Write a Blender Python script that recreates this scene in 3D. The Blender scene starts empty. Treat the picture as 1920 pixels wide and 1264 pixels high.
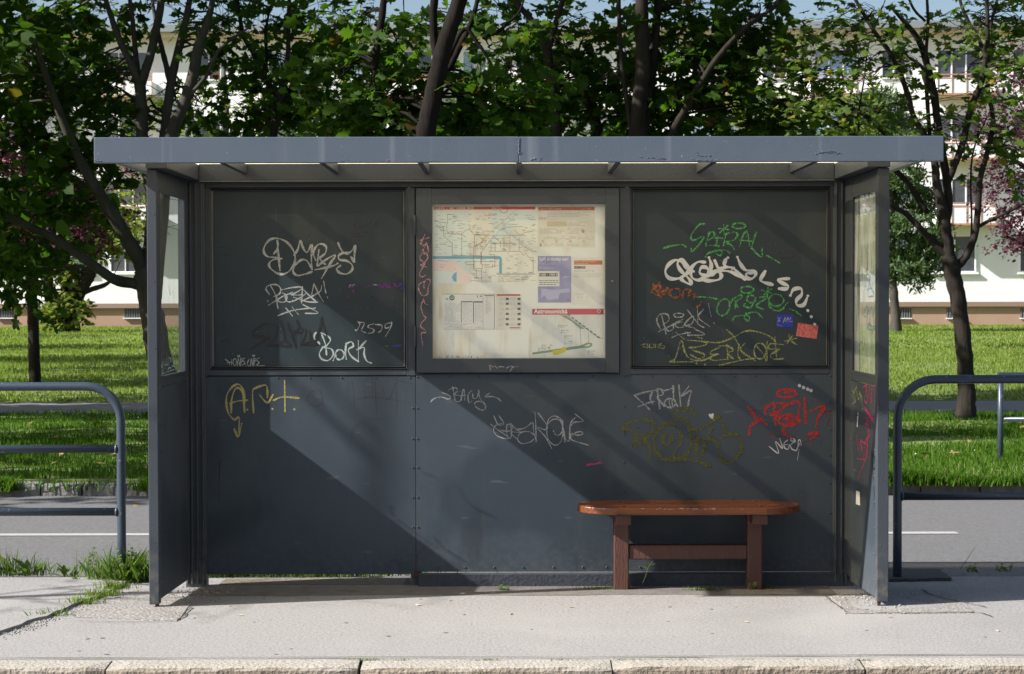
import bpy, math, random
import numpy as np
from mathutils import Vector, Matrix
R = math.radians
sc = bpy.context.scene
col = sc.collection

# ------------------------------------------------------------------ camera, sky, sun, exposure
FPX = 3260.0
cam_d = bpy.data.cameras.new('camera'); cam = bpy.data.objects.new('camera', cam_d); col.objects.link(cam)
sc.camera = cam
CAM = Vector((0.0, -8.6, 1.53))
cam_d.sensor_width = 36; cam_d.lens = FPX / 1920 * 36
cam_d.clip_start = 0.05; cam_d.clip_end = 600
PITCH, ROLL = 72.0 / FPX, R(0.12)
cam.matrix_world = (Matrix.Translation(CAM) @ Matrix.Rotation(R(90) - PITCH, 4, 'X') @ Matrix.Rotation(-ROLL, 4, 'Z'))
MW = cam.matrix_world.copy().to_3x3()
cam_d.dof.use_dof = True; cam_d.dof.focus_distance = 9.3; cam_d.dof.aperture_fstop = 11

S = Vector((-1.0, -0.31, 0.75)).normalized()            # towards the sun
sun_d = bpy.data.lights.new('sun', 'SUN'); sun = bpy.data.objects.new('sun', sun_d); col.objects.link(sun)
sun_d.energy = 5.0; sun_d.angle = R(0.5); sun_d.color = (1.0, 0.96, 0.915)
sun.rotation_euler = S.to_track_quat('Z', 'Y').to_euler()
w = bpy.data.worlds.new('World'); sc.world = w; w.use_nodes = True
nt = w.node_tree; bg = nt.nodes['Background']
sky = nt.nodes.new('ShaderNodeTexSky'); sky.sky_type = 'NISHITA'; sky.sun_disc = False
sky.sun_elevation = math.asin(S.z); sky.sun_rotation = math.atan2(S.x, S.y)
sky.air_density = 1.0; sky.dust_density = 2.5; sky.ozone_density = 1.0
nt.links.new(sky.outputs[0], bg.inputs[0]); bg.inputs[1].default_value = 0.07
sc.view_settings.view_transform = 'Standard'; sc.view_settings.look = 'None'
sc.view_settings.exposure = 1.15; sc.view_settings.gamma = 1.0

# ------------------------------------------------------------------ helpers
def ray(px, py):
    return MW @ Vector(((px - 960) / FPX, (632 - py) / FPX, -1.0))
def W(px, py, Y):                                        # point of the plane y = Y seen at a photo pixel
    d = ray(px, py); return CAM + d * ((Y - CAM.y) / d.y)
def WX(px, py, X):
    d = ray(px, py); return CAM + d * ((X - CAM.x) / d.x)
def G(px, py, z=0.0):
    d = ray(px, py); return CAM + d * ((z - CAM.z) / d.z)

def link(o, parent=None):
    col.objects.link(o)
    if parent is not None:
        o.parent = parent
        o.matrix_parent_inverse = parent.matrix_world.inverted() if parent.parent is None else Matrix.Identity(4)
    return o
def tag(o, label=None, cat=None, group=None, kind=None):
    if label: o['label'] = label
    if cat: o['category'] = cat
    if group: o['group'] = group
    if kind: o['kind'] = kind
    return o
def empty(name, loc=(0, 0, 0), label=None, cat=None, group=None, kind=None):
    o = bpy.data.objects.new(name, None); o.location = loc; o.empty_display_size = 0.1
    col.objects.link(o)
    o.matrix_world = Matrix.Translation(Vector(loc))
    return tag(o, label, cat, group, kind)

class MB:
    def __init__(s): s.v = []; s.f = []
    def quad(s, a, b, c, d):
        n = len(s.v); s.v += [tuple(a), tuple(b), tuple(c), tuple(d)]; s.f.append((n, n+1, n+2, n+3)); return s
    def poly(s, pts):
        n = len(s.v); s.v += [tuple(p) for p in pts]; s.f.append(tuple(range(n, n+len(pts)))); return s
    def box(s, x0, x1, y0, y1, z0, z1):
        n = len(s.v)
        s.v += [(x0,y0,z0),(x1,y0,z0),(x1,y1,z0),(x0,y1,z0),(x0,y0,z1),(x1,y0,z1),(x1,y1,z1),(x0,y1,z1)]
        s.f += [tuple(n+i for i in q) for q in ((3,2,1,0),(4,5,6,7),(0,1,5,4),(1,2,6,5),(2,3,7,6),(3,0,4,7))]
        return s
    def prism(s, pts, z0, z1):                           # vertical prism over an outline [(x, y)], counter-clockwise
        n = len(s.v); k = len(pts)
        s.v += [(p[0], p[1], z0 if len(p) < 3 else p[2]+z0) for p in pts] + [(p[0], p[1], z1 if len(p) < 3 else p[2]+z1) for p in pts]
        s.f.append(tuple(n+i for i in range(k-1, -1, -1))); s.f.append(tuple(n+k+i for i in range(k)))
        for i in range(k):
            j = (i+1) % k; s.f.append((n+i, n+j, n+k+j, n+k+i))
        return s
    def tube(s, pts, rad, n=8, cap=True):
        pts = [Vector(p) for p in pts]; m = len(pts)
        rad = rad if hasattr(rad, '__len__') else [rad]*m
        b = len(s.v); up = None
        for i, p in enumerate(pts):
            t = (pts[min(i+1, m-1)] - pts[max(i-1, 0)])
            if t.length < 1e-9: t = Vector((0,0,1))
            t.normalize()
            if up is None: up = t.orthogonal().normalized()
            up = (up - t*up.dot(t)); up = up.normalized() if up.length > 1e-6 else t.orthogonal().normalized()
            q = t.cross(up)
            for k in range(n):
                a = 2*math.pi*k/n; s.v.append(tuple(p + (up*math.cos(a) + q*math.sin(a))*rad[i]))
        for i in range(m-1):
            for k in range(n):
                k2 = (k+1) % n; s.f.append((b+i*n+k, b+i*n+k2, b+(i+1)*n+k2, b+(i+1)*n+k))
        if cap:
            s.f.append(tuple(b+k for k in range(n-1, -1, -1))); s.f.append(tuple(b+(m-1)*n+k for k in range(n)))
        return s
    def build(s, name, mat, parent=None, smooth=False, bevel=0, kind=None, label=None):
        me = bpy.data.meshes.new(name); me.from_pydata(s.v, [], s.f); me.update()
        if mat: me.materials.append(mat)
        if smooth: me.polygons.foreach_set('use_smooth', [True]*len(me.polygons))
        o = bpy.data.objects.new(name, me); link(o, parent)
        if bevel:
            b = o.modifiers.new('bevel', 'BEVEL'); b.width = bevel; b.segments = 2; b.limit_method = 'ANGLE'
        if kind: o['kind'] = kind
        if label: o['label'] = label
        return o
def copy_tree(o, parent=None, delta=Vector((0,0,0))):
    c = o.copy(); col.objects.link(c)
    if parent is not None: c.parent = parent
    for ch in list(o.children): copy_tree(ch, c)
    return c
def crom(pts, sub=6):
    P = [np.array(p, float) for p in pts]
    if len(P) < 3: return P
    P = [2*P[0]-P[1]] + P + [2*P[-1]-P[-2]]; out = []
    for i in range(1, len(P)-2):
        for k in range(sub):
            t = k/sub
            out.append(0.5*((2*P[i])+(-P[i-1]+P[i+1])*t+(2*P[i-1]-5*P[i]+4*P[i+1]-P[i+2])*t*t+(-P[i-1]+3*P[i]-3*P[i+1]+P[i+2])*t**3))
    out.append(P[-2]); return out

# ------------------------------------------------------------------ materials
SC = 1.0
def k_(c): return tuple(v*SC for v in c)
def M(name, c, rough=0.6, c2=None, scale=8, bump=0.0, bscale=60, spec=0.5, metallic=0, detail=4, stretch=None, mid=0.5, width=0.25):
    c = k_(c); c2 = k_(c2) if c2 else None
    m = bpy.data.materials.new(name); m.use_nodes = True; t = m.node_tree; p = t.nodes['Principled BSDF']
    p.inputs['Base Color'].default_value = (*c, 1); p.inputs['Roughness'].default_value = rough
    p.inputs['Specular IOR Level'].default_value = spec; p.inputs['Metallic'].default_value = metallic
    tc = t.nodes.new('ShaderNodeTexCoord'); vec = tc.outputs['Object']
    if stretch:
        mp = t.nodes.new('ShaderNodeMapping'); mp.inputs['Scale'].default_value = stretch; t.links.new(vec, mp.inputs[0]); vec = mp.outputs[0]
    if c2:
        n = t.nodes.new('ShaderNodeTexNoise'); n.inputs['Scale'].default_value = scale; n.inputs['Detail'].default_value = detail
        n.inputs['Roughness'].default_value = 0.62
        t.links.new(vec, n.inputs['Vector'])
        r = t.nodes.new('ShaderNodeValToRGB'); r.color_ramp.elements[0].position = mid-width; r.color_ramp.elements[1].position = mid+width
        r.color_ramp.elements[0].color = (*c, 1); r.color_ramp.elements[1].color = (*c2, 1)
        t.links.new(n.outputs['Fac'], r.inputs[0]); t.links.new(r.outputs[0], p.inputs['Base Color'])
    if bump:
        n2 = t.nodes.new('ShaderNodeTexNoise'); n2.inputs['Scale'].default_value = bscale; n2.inputs['Detail'].default_value = 3
        t.links.new(vec, n2.inputs['Vector']); b = t.nodes.new('ShaderNodeBump'); b.inputs['Strength'].default_value = bump; b.inputs['Distance'].default_value = 0.01
        t.links.new(n2.outputs['Fac'], b.inputs['Height']); t.links.new(b.outputs[0], p.inputs['Normal'])
    return m
def mixin(m, c, scale, lo, hi, fac=1.0, detail=2, stretch=None, kind='noise', zf=None):
    """lay a second colour over a material where a noise passes a threshold"""
    c = k_(c)
    t = m.node_tree; p = t.nodes['Principled BSDF']; tc = t.nodes.new('ShaderNodeTexCoord'); vec = tc.outputs['Object']
    if stretch:
        mp = t.nodes.new('ShaderNodeMapping'); mp.inputs['Scale'].default_value = stretch; t.links.new(vec, mp.inputs[0]); vec = mp.outputs[0]
    if kind == 'voronoi':
        n = t.nodes.new('ShaderNodeTexVoronoi'); n.inputs['Scale'].default_value = scale; out = n.outputs['Distance']
    else:
        n = t.nodes.new('ShaderNodeTexNoise'); n.inputs['Scale'].default_value = scale; n.inputs['Detail'].default_value = detail; out = n.outputs['Fac']
    t.links.new(vec, n.inputs['Vector'])
    mr = t.nodes.new('ShaderNodeMapRange'); mr.inputs['From Min'].default_value = lo; mr.inputs['From Max'].default_value = hi
    mr.inputs['To Min'].default_value = 0; mr.inputs['To Max'].default_value = fac
    t.links.new(out, mr.inputs['Value'])
    if zf:                                                  # splash dirt only up to a height above the ground
        sx = t.nodes.new('ShaderNodeSeparateXYZ'); t.links.new(tc.outputs['Object'], sx.inputs[0]); mz = t.nodes.new('ShaderNodeMapRange')
        mz.inputs['From Min'].default_value = zf; mz.inputs['From Max'].default_value = 0; t.links.new(sx.outputs['Z'], mz.inputs['Value'])
        ml = t.nodes.new('ShaderNodeMath'); ml.operation = 'MULTIPLY'; t.links.new(mr.outputs[0], ml.inputs[0]); t.links.new(mz.outputs[0], ml.inputs[1]); mr = ml
    mx = t.nodes.new('ShaderNodeMix'); mx.data_type = 'RGBA'
    bc = p.inputs['Base Color']
    if bc.is_linked: t.links.new(bc.links[0].from_socket, mx.inputs['A'])
    else: mx.inputs['A'].default_value = bc.default_value[:]
    mx.inputs['B'].default_value = (*c, 1); t.links.new(mr.outputs[0], mx.inputs['Factor']); t.links.new(mx.outputs['Result'], bc)
    return m

SC = 0.74
PAINT = M('blue_grey_paint', (0.060, 0.071, 0.086), 0.48, (0.070, 0.082, 0.098), 5, 0.12, 90, spec=0.2)
mixin(PAINT, (0.10, 0.11, 0.12), 2.2, 0.60, 0.78, 0.35, 5, (1, 1, 0.3))
mixin(PAINT, (0.25, 0.26, 0.26), 55, 0.74, 0.78, 0.5, 2)
PANEL = M('panel_paint', (0.062, 0.079, 0.100), 0.5, (0.075, 0.094, 0.117), 3, 0.05, 40, spec=0.15)
mixin(PANEL, (0.036, 0.050, 0.066), 1.1, 0.54, 0.60, 0.55, 3)
mixin(PANEL, (0.20, 0.21, 0.22), 70, 0.745, 0.78, 0.6, 2)
mixin(PANEL, (0.10, 0.11, 0.11), 9, 0.58, 0.80, 0.35, 6, (1, 1, 0.12))
mixin(PANEL, (0.17, 0.155, 0.135), 30, 0.42, 0.70, 0.42, 8, zf=0.28)
mixin(PANEL, (0.17, 0.175, 0.17), 9, 0.735, 0.745, 0.35, 1, (0.6, 1, 3.5))
mixin(PANEL, (0.034, 0.040, 0.048), 3, 0.60, 0.72, 0.4, 3, (1.5, 1, 0.7))
mixin(PANEL, (0.16, 0.07, 0.04), 30, 0.70, 0.74, 0.7, 3)
mixin(PAINT, (0.19, 0.17, 0.14), 22, 0.42, 0.66, 0.7, 6, zf=0.35)
mixin(PAINT, (0.15, 0.07, 0.04), 35, 0.70, 0.73, 0.7, 3)
BOARD = M('board_paint', (0.038, 0.051, 0.060), 0.42, (0.046, 0.060, 0.070), 2.5, 0.04, 30, spec=0.15)
mixin(BOARD, (0.15, 0.15, 0.14), 3, 0.55, 0.8, 0.35, 8, (1, 1, 0.45))
mixin(BOARD, (0.13, 0.14, 0.14), 10, 0.72, 0.74, 0.25, 2, (5, 1, 0.3))
mixin(BOARD, (0.3, 0.3, 0.3), 80, 0.755, 0.775, 0.6)
SC = 0.66
FASCIA = M('fascia_paint', (0.116, 0.149, 0.194), 0.38, (0.135, 0.172, 0.222), 4, 0.06, 80)
mixin(FASCIA, (0.24, 0.28, 0.34), 7, 0.60, 0.8, 0.4, 4, (1, 1, 0.05))
mixin(FASCIA, (0.40, 0.42, 0.46), 60, 0.70, 0.74, 0.6)
mixin(FASCIA, (0.33, 0.37, 0.42), 5, 0.62, 0.70, 0.35, 3, (2.2, 1, 0.03))
RUST = M('rust', (0.10, 0.035, 0.02), 0.8, (0.05, 0.03, 0.025), 20, 0.4, 60)
FENCE = M('fence_paint', (0.045, 0.066, 0.098), 0.35, (0.055, 0.08, 0.115), 6, 0.10, 60)
mixin(FENCE, (0.24, 0.27, 0.30), 30, 0.68, 0.72, 0.5)
mixin(FENCE, (0.12, 0.055, 0.03), 22, 0.68, 0.72, 0.7)
SC = 0.72
BENCH = M('bench_paint', (0.165, 0.046, 0.014), 0.36, (0.21, 0.068, 0.022), 6, 0.35, 24, stretch=(0.35, 3, 3))
mixin(BENCH, (0.045, 0.018, 0.010), 14, 0.50, 0.70, 0.8, 6, (0.12, 4, 2))
mixin(BENCH, (0.40, 0.33, 0.27), 34, 0.73, 0.76, 0.8, 3, (0.6, 2, 2))
BENCHLEG = M('bench_leg_paint', (0.115, 0.042, 0.026), 0.6, (0.085, 0.032, 0.022), 12, 0.35, 45, stretch=(3, 3, .5))
mixin(BENCHLEG, (0.045, 0.028, 0.022), 30, 0.62, 0.7, 0.5)
STEEL = M('steel', (0.30, 0.31, 0.33), 0.4, metallic=0.7)
SC = 0.62
ASPH = M('platform_asphalt', (0.27, 0.26, 0.255), 0.9, (0.48, 0.47, 0.46), 75, 0.30, 150, detail=3, width=0.2)
mixin(ASPH, (0.28, 0.27, 0.26), 1.2, 0.5, 0.75, 0.4, 5)
mixin(ASPH, (0.13, 0.12, 0.11), 70, 0.66, 0.70, 0.7, 1)
mixin(ASPH, (0.60, 0.58, 0.55), 130, 0.68, 0.72, 0.8, 1)
mixin(ASPH, (0.50, 0.485, 0.465), 0.9, 0.52, 0.72, 0.4, 4)
COARSE = M('coarse_asphalt', (0.24, 0.22, 0.21), 0.95, (0.47, 0.45, 0.42), 75, 0.9, 70, detail=2, width=0.12)
DARKASPH = M('fresh_and_shaded_asphalt', (0.05, 0.05, 0.055), 0.85, (0.09, 0.09, 0.095), 80, 0.9, 90)
ROAD = M('road_asphalt', (0.135, 0.134, 0.138), 0.85, (0.215, 0.212, 0.214), 45, 0.4, 90, detail=2, width=0.2)
mixin(ROAD, (0.30, 0.29, 0.285), 80, 0.66, 0.72, 0.6, 1)
mixin(ROAD, (0.15, 0.145, 0.145), 0.5, 0.5, 0.8, 0.4, 4, (0.2, 1, 1))
PATH = M('path_asphalt', (0.22, 0.21, 0.205), 0.9, (0.27, 0.26, 0.25), 30, 0.2, 60)
LINE = M('road_paint', (0.62, 0.62, 0.60), 0.7, (0.45, 0.45, 0.43), 30, 0.2, 60)
KERB = M('kerb_concrete', (0.30, 0.245, 0.185), 0.95, (0.44, 0.38, 0.30), 40, 1.0, 55, detail=5)
mixin(KERB, (0.17, 0.13, 0.10), 38, 0.66, 0.72, 0.7, 2)
mixin(KERB, (0.60, 0.57, 0.50), 3, 0.5, 0.7, 0.5, 4)
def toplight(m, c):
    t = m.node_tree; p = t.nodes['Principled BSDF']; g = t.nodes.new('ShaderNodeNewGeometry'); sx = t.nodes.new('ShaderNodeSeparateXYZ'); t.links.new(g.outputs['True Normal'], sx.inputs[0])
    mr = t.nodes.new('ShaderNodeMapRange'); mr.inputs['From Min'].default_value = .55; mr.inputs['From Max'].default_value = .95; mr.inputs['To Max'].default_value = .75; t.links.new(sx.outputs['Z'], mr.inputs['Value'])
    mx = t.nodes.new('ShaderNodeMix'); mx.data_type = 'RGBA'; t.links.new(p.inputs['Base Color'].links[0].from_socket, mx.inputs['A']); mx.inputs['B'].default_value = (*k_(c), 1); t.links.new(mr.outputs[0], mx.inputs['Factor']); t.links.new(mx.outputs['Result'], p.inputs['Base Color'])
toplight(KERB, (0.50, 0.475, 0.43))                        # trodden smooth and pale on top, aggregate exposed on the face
STONEK = M('granite_kerb', (0.20, 0.19, 0.185), 0.9, (0.33, 0.315, 0.30), 12, 1.0, 20, detail=6)
BALLAST = M('track_bed', (0.10, 0.09, 0.08), 0.95, (0.15, 0.135, 0.12), 25, 1.0, 30)
SOIL = M('soil_litter', (0.16, 0.12, 0.08), 0.95, (0.30, 0.25, 0.18), 30, 0.8, 40)
LAWN = M('lawn_ground', (0.11, 0.19, 0.035), 0.95, (0.28, 0.33, 0.09), 0.35, 0.5, 20, detail=7)
mixin(LAWN, (0.20, 0.19, 0.085), 0.25, 0.50, 0.70, 0.6, 6, (0.35, 1, 1))

def mleaf(name, c, c2, trans=0.45, scale=1.3, c3=None, tint=(1.5, 1.7, 0.5)):
    c = k_(c); c2 = k_(c2); c3 = k_(c3) if c3 else None
    m = bpy.data.materials.new(name); m.use_nodes = True; t = m.node_tree; p = t.nodes['Principled BSDF']; out = t.nodes['Material Output']
    g = t.nodes.new('ShaderNodeNewGeometry')
    r = t.nodes.new('ShaderNodeValToRGB'); e = r.color_ramp.elements
    e[0].color = (*c, 1); e[1].color = (*c2, 1); e[1].position = 0.95
    if c3:
        x = e.new(0.97); x.color = (*c2, 1); e[-1].position = 1.0; e[-1].color = (*c3, 1)
    t.links.new(g.outputs['Random Per Island'], r.inputs[0])
    t.links.new(r.outputs[0], p.inputs['Base Color']); p.inputs['Roughness'].default_value = 0.6; p.inputs['Specular IOR Level'].default_value = 0.12
    tr = t.nodes.new('ShaderNodeBsdfTranslucent'); mu = t.nodes.new('ShaderNodeMix'); mu.data_type = 'RGBA'; mu.blend_type = 'MULTIPLY'
    mu.inputs['Factor'].default_value = 1; t.links.new(r.outputs[0], mu.inputs['A']); mu.inputs['B'].default_value = (*tint, 1)
    t.links.new(mu.outputs['Result'], tr.inputs[0])
    mx = t.nodes.new('ShaderNodeMixShader'); mx.inputs[0].default_value = trans
    t.links.new(p.outputs[0], mx.inputs[1]); t.links.new(tr.outputs[0], mx.inputs[2]); t.links.new(mx.outputs[0], out.inputs[0])
    return m
SC = 0.62
LEAF = mleaf('maple_leaf', (0.034, 0.085, 0.013), (0.10, 0.19, 0.028), 0.55, c3=(0.13, 0.06, 0.02))
SC = 1.0
LEAF2 = mleaf('maple_leaf_light', (0.048, 0.092, 0.020), (0.10, 0.145, 0.028), 0.45, c3=(0.22, 0.17, 0.03))
LEAFY = mleaf('shrub_leaf_yellow', (0.09, 0.13, 0.03), (0.17, 0.20, 0.04), 0.4, c3=(0.25, 0.20, 0.05))
LEAFP = mleaf('plum_leaf', (0.040, 0.014, 0.022), (0.11, 0.036, 0.055), 0.35, tint=(1.2, 0.6, 0.8))
SC = 1.05
NEEDLE = mleaf('pine_needle', (0.045, 0.085, 0.035), (0.085, 0.125, 0.045), 0.2)
SC = 0.64
GRASS = mleaf('grass_blade', (0.055, 0.150, 0.012), (0.120, 0.240, 0.022), 0.45, c3=(0.30, 0.27, 0.12), tint=(1.3, 1.4, 0.5))
GRASS2 = mleaf('grass_blade_dry', (0.14, 0.25, 0.035), (0.33, 0.42, 0.095), 0.45, c3=(0.62, 0.52, 0.28), tint=(1.2, 1.3, 0.6))
WEED = mleaf('weed_leaf', (0.10, 0.20, 0.045), (0.24, 0.33, 0.09), 0.35, c3=(0.35, 0.30, 0.16))
SC = 0.6
BARK = M('bark_dark', (0.024, 0.020, 0.017), 0.9, (0.062, 0.053, 0.044), 9, 1.0, 26, stretch=(1, 1, 0.25), spec=0.1, detail=6)
BARK2 = M('bark_pale', (0.055, 0.05, 0.04), 0.85, (0.13, 0.12, 0.095), 7, 0.8, 20, stretch=(1, 1, 0.35), spec=0.1, detail=6)
BARK3 = M('bark_black', (0.010, 0.008, 0.007), 0.9, (0.028, 0.023, 0.020), 10, 1.0, 24, stretch=(1, 1, 0.2), spec=0.1, detail=6)

# ================================================================== SETTING
LX = 45
def gz(Y): return 0.0 if Y <= 0 else (-0.045*Y/0.9 if Y < 0.9 else -0.045 - 0.005*min(1, (Y-0.9)/0.3))
b = MB()                                                  # platform surface, falling gently towards the road
ys = [-1.28, -0.6, 0, 0.3, 0.6, 0.9, 1.22]
for i in range(len(ys)-1):
    b.quad((-30, ys[i], gz(ys[i])), (30, ys[i], gz(ys[i])), (30, ys[i+1], gz(ys[i+1])), (-30, ys[i+1], gz(ys[i+1])))
b.quad((30, 1.22, gz(1.22)), (-30, 1.22, gz(1.22)), (-30, 1.22, -0.3), (30, 1.22, -0.3)) if False else b.quad((-30, 1.22, gz(1.22)), (30, 1.22, gz(1.22)), (30, 1.22, -0.3), (-30, 1.22, -0.3))
tag(b.build('platform', ASPH), kind='structure')
tag(MB().quad((-60, -30, -0.27), (60, -30, -0.27), (60, -1.3, -0.27), (-60, -1.3, -0.27)).build('track_bed', BALLAST), kind='structure')
tag(MB().quad((-60, 1.2, -0.10), (60, 1.2, -0.10), (60, 5.82, -0.10), (-60, 5.82, -0.10)).build('road', ROAD), kind='structure')
tag(MB().quad((-300, -200, -0.6), (300, -200, -0.6), (300, 300, -0.6), (-300, 300, -0.6)).build('ground', SOIL), kind='structure')
ly = G(100, 1002, -0.096).y
m = MB()
m.quad((-40, ly-0.06, -0.096), (G(1790, 996, -0.096).x, ly-0.06, -0.096), (G(1790, 996, -0.096).x, ly+0.05, -0.096), (-40, ly+0.05, -0.096))
tag(m.build('road_marking', LINE), kind='structure')
# lawns: a strip between road and path, then a wide lawn that rises slightly to the building
def lz(Y): return 0.02 + 0.0055*max(0, Y-18)
def lawn(name, y0, y1, ny):
    b = MB(); nx = 40; rng = random.Random(4)
    xs = [-LX + 2*LX*i/nx for i in range(nx+1)]; yy = [y0+(y1-y0)*j/ny for j in range(ny+1)]
    for j, Y in enumerate(yy):
        for X in xs: b.v.append((X, Y, lz(Y) + (0 if j in (0, ny) else rng.uniform(-.02, .03))))
    for j in range(ny):
        for i in range(nx): a = j*(nx+1)+i; b.f.append((a, a+1, a+nx+2, a+nx+1))
    b.quad((-LX, y0, lz(y0)), (LX, y0, lz(y0)), (LX, y0, -0.3), (-LX, y0, -0.3))
    return tag(b.build(name, LAWN, smooth=True), kind='structure')
PY0, PY1 = G(960, 776, 0.02).y, G(960, 752, 0.02).y
lawn('lawn_strip', 5.952, PY0, 12); lawn('lawn', PY1, 68.6, 30)
tag(MB().quad((-LX, PY0, 0.012), (LX, PY0, 0.012), (LX, PY1, 0.012), (-LX, PY1, 0.012)).build('path', PATH), kind='structure')

# grass (numpy blades)
def np_mesh(name, V, loops, starts, totals, mat, parent=None, smooth=False):
    me = bpy.data.meshes.new(name)
    me.vertices.add(len(V)); me.vertices.foreach_set('co', np.ascontiguousarray(V, dtype=np.float32).ravel())
    me.loops.add(len(loops)); me.loops.foreach_set('vertex_index', np.ascontiguousarray(loops, dtype=np.int32))
    me.polygons.add(len(starts)); me.polygons.foreach_set('loop_start', np.ascontiguousarray(starts, dtype=np.int32))
    me.update(calc_edges=True); me.validate()
    me.materials.append(mat)
    o = bpy.data.objects.new(name, me); link(o, parent); return o
def blades(name, P, h, wd, mat, rs, lean=0.45, parent=None):
    n = len(P); a = rs.uniform(0, 2*np.pi, n); la = rs.uniform(0, 2*np.pi, n); le = rs.uniform(0, lean, n)*h
    dx = np.stack([np.cos(a), np.sin(a), np.zeros(n)], 1)*wd[:, None]/2
    dl = np.stack([np.cos(la)*le, np.sin(la)*le, h], 1)
    mid = P + dl*np.array([0.35, 0.35, 0.55])
    V = np.stack([P-dx, P+dx, mid+dx*0.8, P+dl, mid-dx*0.8], 1).reshape(-1, 3)
    L = np.arange(n*5); st = np.arange(n)*5
    return np_mesh(name, V, L, st, None, mat, parent)
rs = np.random.RandomState(7)
def scatter(n, x0, x1, y0, y1): return np.stack([rs.uniform(x0, x1, n), rs.uniform(y0, y1, n)], 1)
def lawn_pts(n, hw, y0, y1, patch=True):
    p = scatter(int(n*1.0), -1, 1, 0, 1); Y = y0+(y1-y0)*p[:, 1]; X = p[:, 0]*(hw*(Y+8.6)/(y1+8.6)+1.5)
    return np.stack([X, Y, 0.012+0.0055*np.maximum(0, Y-18)], 1)
def patchy(P, f=0.6):
    return 0.5+0.5*np.sin(P[:, 0]*f*1.7+np.sin(P[:, 1]*f*2.3)*1.6)*np.cos(P[:, 1]*f*2.1+np.sin(P[:, 0]*f*1.3))
P = lawn_pts(150000, 7.6, 6.01, PY0+0.03); q = patchy(P)
edge = np.exp(-(P[:, 1]-6.01)/0.35)
tag(blades('grass', P, rs.uniform(0.03, 0.085, len(P))*(0.6+0.7*q+edge*0.15), rs.uniform(0.007, 0.013, len(P)), GRASS, rs), 'dense green grass of the strip between road and path', 'grass', kind='stuff')
P = lawn_pts(130000, 15, PY1-0.03, 38); q = patchy(P, 0.35)
tag(blades('grass', P, rs.uniform(0.04, 0.10, len(P))*(0.7+0.6*q), rs.uniform(0.014, 0.024, len(P)), GRASS2, rs), 'sunlit mown grass of the wide lawn beyond the path', 'grass', kind='stuff')
P = lawn_pts(90000, 26, 37, 68.4); q = patchy(P, 0.2)
tag(blades('grass', P, rs.uniform(0.05, 0.10, len(P))*(0.7+0.7*q), rs.uniform(0.03, 0.05, len(P)), GRASS2, rs), 'yellow green grass of the lawn in front of the apartment block', 'grass', kind='stuff')
n_ = 8000; P = np.stack([rs.uniform(2.9, 7, n_), 5.78+rs.normal(0, .05, n_), np.full(n_, -.02)], 1)
tag(blades('grass', P, rs.uniform(0.06, 0.15, n_)*(0.5+0.8*patchy(P, 1.3)), rs.uniform(0.008, 0.016, n_), GRASS, rs, .8), 'rank grass and weeds hanging over the road kerb right of the shelter', 'grass', kind='stuff')
n_ = 1100; P = np.stack([np.concatenate([rs.normal(-4.22, .06, 500), rs.normal(-2.98, .06, 500), rs.normal(-3.6, .3, 100)]), 5.80+rs.normal(0, .05, n_), np.full(n_, -.05)], 1)
tag(blades('grass', P, rs.uniform(0.05, 0.13, n_), rs.uniform(0.008, 0.014, n_), GRASS, rs, .9), 'grass growing over the stones of the road kerb left of the shelter', 'grass', kind='stuff')
# clover / daisy heads
WHITE = M('daisy_white', (0.75, 0.75, 0.70), 0.7)
P = np.concatenate([lawn_pts(90, 7.5, 6.2, PY0), lawn_pts(420, 15, PY1, 40)]); P[:, 2] += 0.075
b = MB()
for x, y, z in P:
    r = 0.009+0.004*random.random(); b.v += [(x-r, y, z), (x, y-r, z+r*.4), (x+r, y, z), (x, y, z+r), (x, y+r, z+r*.4)]
    n = len(b.v)-5; b.f += [(n, n+1, n+3), (n+1, n+2, n+3), (n+2, n+4, n+3), (n+4, n, n+3)]
tag(b.build('daisies', WHITE), 'tiny white flower heads scattered through the grass', 'flowers', kind='stuff')

# kerbs: stones one by one
rng = random.Random(11)
def kerb_stone(mat, L, D, H, seed, rough, parent, loc, chamfer=0.02):
    r = random.Random(seed); nx = 14; prof = [(0, -H), (0, -chamfer*1.3), (chamfer*0.6, -chamfer*0.25), (chamfer*1.6, 0), (D, 0), (D, -H)]
    b = MB()
    for i in range(nx+1):
        x = L*i/nx; e = 0.012 if i in (0, nx) else 0
        for k, (y, z) in enumerate(prof):
            j = rough if k in (1, 2) else rough*0.35
            b.v.append((x, y+r.uniform(-j, j)+(e if k < 3 else 0), z+r.uniform(-j, j)*(0 if k in (0, 5) else 1)-(e if k in (2, 3) else 0)))
    K = len(prof)
    for i in range(nx):
        for k in range(K-1):
            a = i*K+k; b.f.append((a, a+K, a+K+1, a+1))
    b.f.append(tuple(range(K))); b.f.append(tuple(nx*K+k for k in range(K-1, -1, -1)))
    o = b.build('kerb_stone', mat, parent); 
    for v in o.data.vertices: v.co += Vector(loc)
    return o
ky = G(960, 1252, 0.0).y; kd = G(960, 1241, 0.0).y - ky
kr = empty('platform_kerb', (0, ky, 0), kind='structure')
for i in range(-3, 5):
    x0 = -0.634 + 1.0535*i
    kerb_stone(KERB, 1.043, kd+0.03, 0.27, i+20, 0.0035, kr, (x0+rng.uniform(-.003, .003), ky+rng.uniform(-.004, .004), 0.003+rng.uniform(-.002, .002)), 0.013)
kf = empty('road_kerb', (0, 5.8, 0), kind='structure')
jn = [G(x, 928, -0.1).x for x in (-150, -20, 82, 158, 240, 330)]
jx = [jn[0]-0.45*k for k in range(9, 0, -1)] + jn
while jx[-1] < 8: jx.append(jx[-1]+rng.uniform(0.36, 0.52))
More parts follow.
